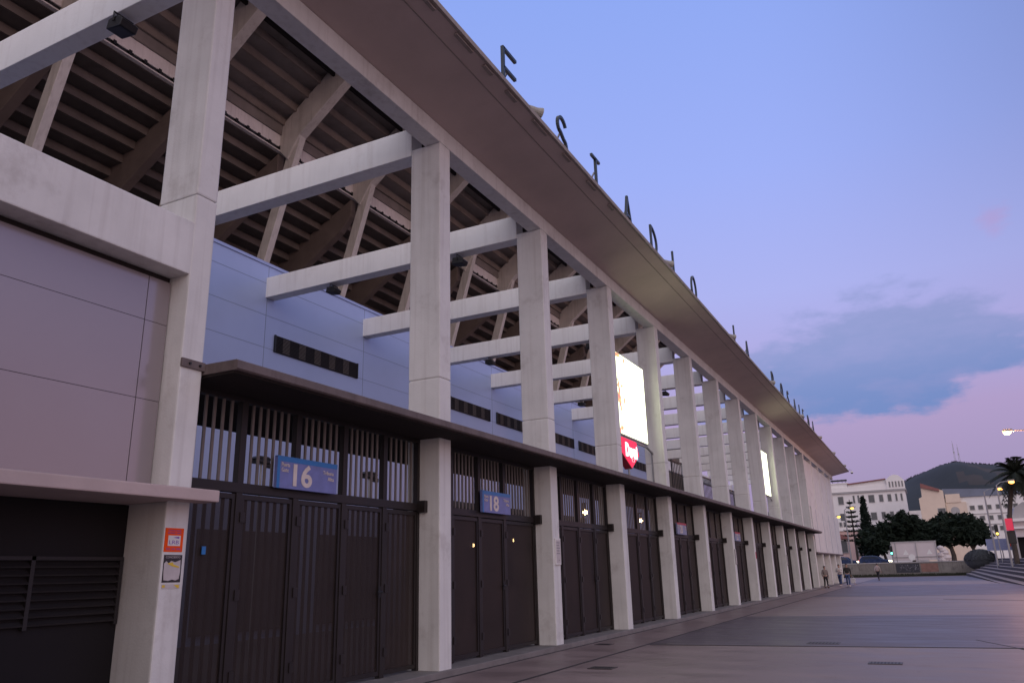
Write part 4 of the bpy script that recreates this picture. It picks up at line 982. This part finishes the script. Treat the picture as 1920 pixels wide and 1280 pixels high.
# palm
t = thing('palm_tree', (7.2, 88, 0), 'palm tree with a drooping dark crown at the right edge', 'tree'); rr = random.Random(33)
MB().tube([(7.2, 88, -.05), (7.25, 88, 3), (7.35, 88, 5.5), (7.9, 88, 8.0), (8.5, 88, 9.3)], [.27, .22, .20, .20, .26], 12).build('trunk', 'bark', t)
b = MB(); c0 = Vector((8.55, 88, 9.5))
for k in range(80):
    a = rr.uniform(0, 2*math.pi); e = R(rr.uniform(-55, 80)); Ln = rr.uniform(1.9, 2.7); d = Vector((math.cos(a)*math.cos(e), math.sin(a)*math.cos(e), math.sin(e)))
    side = Vector((-math.sin(a), math.cos(a), 0)); pts = []
    for i in range(11):
        f = i/10; pts.append(c0+d*Ln*f+Vector((0, 0, -1))*(f**2)*Ln*.42)
    b.tube(pts[::2]+[pts[-1]] if False else pts, [.035*(1-.8*i/10) for i in range(11)], 4)
    for i in range(1, 11):
        p = pts[i]; dd = (pts[i]-pts[i-1]).normalized()
        for s in (-1, 1):
            for q in (0, .5):
                pp = p-dd*.2*q; l = .5*(1-.45*abs(i/10-.45)); tip = pp+dd*l*.55+side*s*l*.8+Vector((0, 0, -l*.35)); w = dd*.055
                b.quad(pp-w, pp+w, tip+w*.3, tip-w*.3)
b.build('frond', 'palmleaf', t)
b = MB()
for k in range(60):
    a = rr.uniform(0, 2*math.pi); p = c0+Vector((math.cos(a)*.3, math.sin(a)*.3, -.2)); q = p+Vector((math.cos(a)*rr.uniform(.2, .6), math.sin(a)*.4, -rr.uniform(.9, 1.9))); w = Vector((.03, .02, 0)); b.quad(p-w, p+w, q+w, q-w)
b.build('dead_frond', 'bark', t)

# ------------------------------------------------------------------ people
def skin_mesh(name, verts, edges, rad, m, parent, lvl=2):
    me = bpy.data.meshes.new(name); me.from_pydata(verts, edges, []); o = bpy.data.objects.new(name, me); COL.objects.link(o)
    o.modifiers.new('Skin', 'SKIN'); sv = me.skin_vertices if me.skin_vertices else None
    if not me.skin_vertices:
        bm = bmesh.new(); bm.from_mesh(me); bm.verts.layers.skin.verify(); bm.to_mesh(me); bm.free()
    for i, r in enumerate(rad): me.skin_vertices[0].data[i].radius = (r, r) if not isinstance(r, tuple) else r
    me.skin_vertices[0].data[0].use_root = True
    sb = o.modifiers.new('Sub', 'SUBSURF'); sb.levels = lvl; sb.render_levels = lvl
    bpy.context.view_layer.update()
    m2 = bpy.data.meshes.new_from_object(o.evaluated_get(bpy.context.evaluated_depsgraph_get())); bpy.data.objects.remove(o)
    m2.materials.clear(); m2.materials.append(M[m]); m2.polygons.foreach_set('use_smooth', [True]*len(m2.polygons)); m2.name = name
    q = bpy.data.objects.new(name, m2); COL.objects.link(q); q.parent = parent; WORLD[q.name] = Vector((0, 0, 0)); return q
def person(x, y, rz, h, top, legs, label, stride=.18, hand_up=False, z=0, phone=False):
    t = thing('person', (x, y, z), label, 'person', 'people walking at the far end of the plaza', rz); k = h/1.75
    t.scale = (k, k, k)
    # faces local -y
    V = []; E_ = []; RD = []
    def v(p, r, par=None):
        V.append(p); RD.append(r); i = len(V)-1
        if par is not None: E_.append((par, i))
        return i
    pel = v((0, 0, .95), (.15, .10)); wa = v((0, .0, 1.10), (.13, .09), pel); ch = v((0, .01, 1.30), (.16, .11), wa); nb = v((0, .015, 1.45), (.09, .08), ch)
    nk = v((0, .0, 1.51), .055, nb); hd = v((0, -.02, 1.60), (.075, .09), nk); ht = v((0, -.015, 1.69), (.068, .085), hd); ns_ = v((0, -.115, 1.60), .014, hd)
    for s in (-1, 1): v((s*.085, .0, 1.60), .016, hd)
    leg = {}; arm = {}
    for s in (-1, 1):
        st_ = stride*s
        hp = v((s*.09, 0, .88), .085, pel); kn = v((s*.095, -st_*.6-.02, .49), .058, hp); an = v((s*.095, -st_+ (.05 if s < 0 else 0), .09), .04, kn); to = v((s*.10, -st_-.15, .035), .035, an); he = v((s*.095, -st_+.05, .04), .035, an); leg[s] = (hp, kn, an)
        sh = v((s*.19, .015, 1.40), .06, ch)
        if hand_up: el = v((s*.25, .0, 1.14), .042, sh); wr = v((s*.10, -.22, 1.20), .028, el); hdv = v((s*.07, -.27, 1.22), .03, wr); dn = Vector((-s*.3, -.7, .3)).normalized()
        else: el = v((s*.25, .03+st_*.3, 1.13), .042, sh); wr = v((s*.26, -.06+st_*.6, .90), .028, el); hdv = v((s*.26, -.075+st_*.65, .83), .032, wr); dn = Vector((0, -.15, -1)).normalized()
        arm[s] = (sh, el, wr)
        sd = dn.cross(Vector((s, 0, 0))).normalized()
        for f in range(4):
            b0 = Vector(V[hdv])+sd*(.024-.016*f)+dn*.03; a = v(tuple(b0), .009, hdv); l = (.034, .042, .04, .03)[f]; c = v(tuple(b0+dn*l), .008, a); v(tuple(b0+dn*l*1.8+Vector((-s*.014, 0, 0))), .0065, c)
        b0 = Vector(V[hdv])+sd*.035; a = v(tuple(b0), .010, hdv); v(tuple(b0+dn*.05+sd*.015), .008, a)
    skin_mesh('body', V, E_, RD, 'skin', t, 2)
    def garment(name, idx, m, grow, cut=None):
        mp_ = {a: i for i, a in enumerate(idx)}; vv = [V[i] for i in idx]; ee = [(mp_[a], mp_[c]) for a, c in E_ if a in mp_ and c in mp_]
        rr_ = [tuple(q+grow for q in (RD[i] if isinstance(RD[i], tuple) else (RD[i], RD[i]))) for i in idx]
        return skin_mesh(name, vv, ee, rr_, m, t, 2)
    garment('trousers', [pel]+[j for s in (-1, 1) for j in leg[s]], legs, .014)
    garment('top', [pel, wa, ch, nb]+[j for s in (-1, 1) for j in arm[s][:3]], top, .020)
    b = MB(); b.ball((0, .005, 1.675), .105, 12, (.88, 1.05, .85)); b.build('hair', 'hair', t, smooth=True, local=True)
    for s in (-1, 1):
        st_ = stride*s; b = MB(); b.ball((s*.098, -st_-.05, .045), .14, 10, (.38, 1, .36)); b.build('shoe', 'trous' if legs == 'trous' else 'white', t, smooth=True, local=True)
        b = MB(); b.ball((s*.032, -.105, 1.615), .011, 6); b.build('eye', 'black', t, local=True)
    b = MB(); b.box(-.025, .025, -.112, -.10, 1.555, 1.563); b.build('mouth', 'redpaint', t, local=True)
    return t
person(-6.72, 61.7, R(35), 1.50, 'shirtg', 'trous', 'person in a grey brown shirt and dark trousers by the last columns', .06)
person(-6.28, 67.3, R(-10), 1.60, 'shirtw', 'jeans', 'person in a white shirt and blue jeans walking with hands raised in front', .16, True)
person(-5.55, 65.2, R(0), 1.62, 'jackb', 'jeans', 'person in a black jacket and blue jeans carrying a pale bag', .14)
person(-4.75, 89.7, R(160), 1.62, 'shirtp', 'trous', 'person in a pale top and black trousers walking alone near the far wall', .2)
t = thing('carrier_bag', (-5.20, 65.1, .3), 'pale plastic carrier bag in the hand of the person in black', 'bag')
b = MB(); b.prism([(-5.36, .22), (-5.06, .22), (-5.03, .5), (-5.12, .6), (-5.28, .6), (-5.38, .5)], 'y', 65.03, 65.2); b.build('bag_body', 'bag', t, bevel=.03)
b = MB(); b.tube([(-5.26, 65.1, .59), (-5.25, 65.1, .70), (-5.2, 65.1, .76), (-5.15, 65.1, .70), (-5.14, 65.1, .59)], .008, 6); b.build('handle', 'bag', t)

t = thing('notice_card', (-7.36, 6.62, 1.86), 'small bright blue card fixed behind the bars of the leftmost gate leaf', 'card')
MB().box(-7.372, -7.362, 6.59, 6.645, 1.81, 1.90).build('card_face', 'bluel', t)
MB().box(-7.384, -7.372, 6.60, 6.63, 1.84, 1.88).build('fixing', 'black', t)
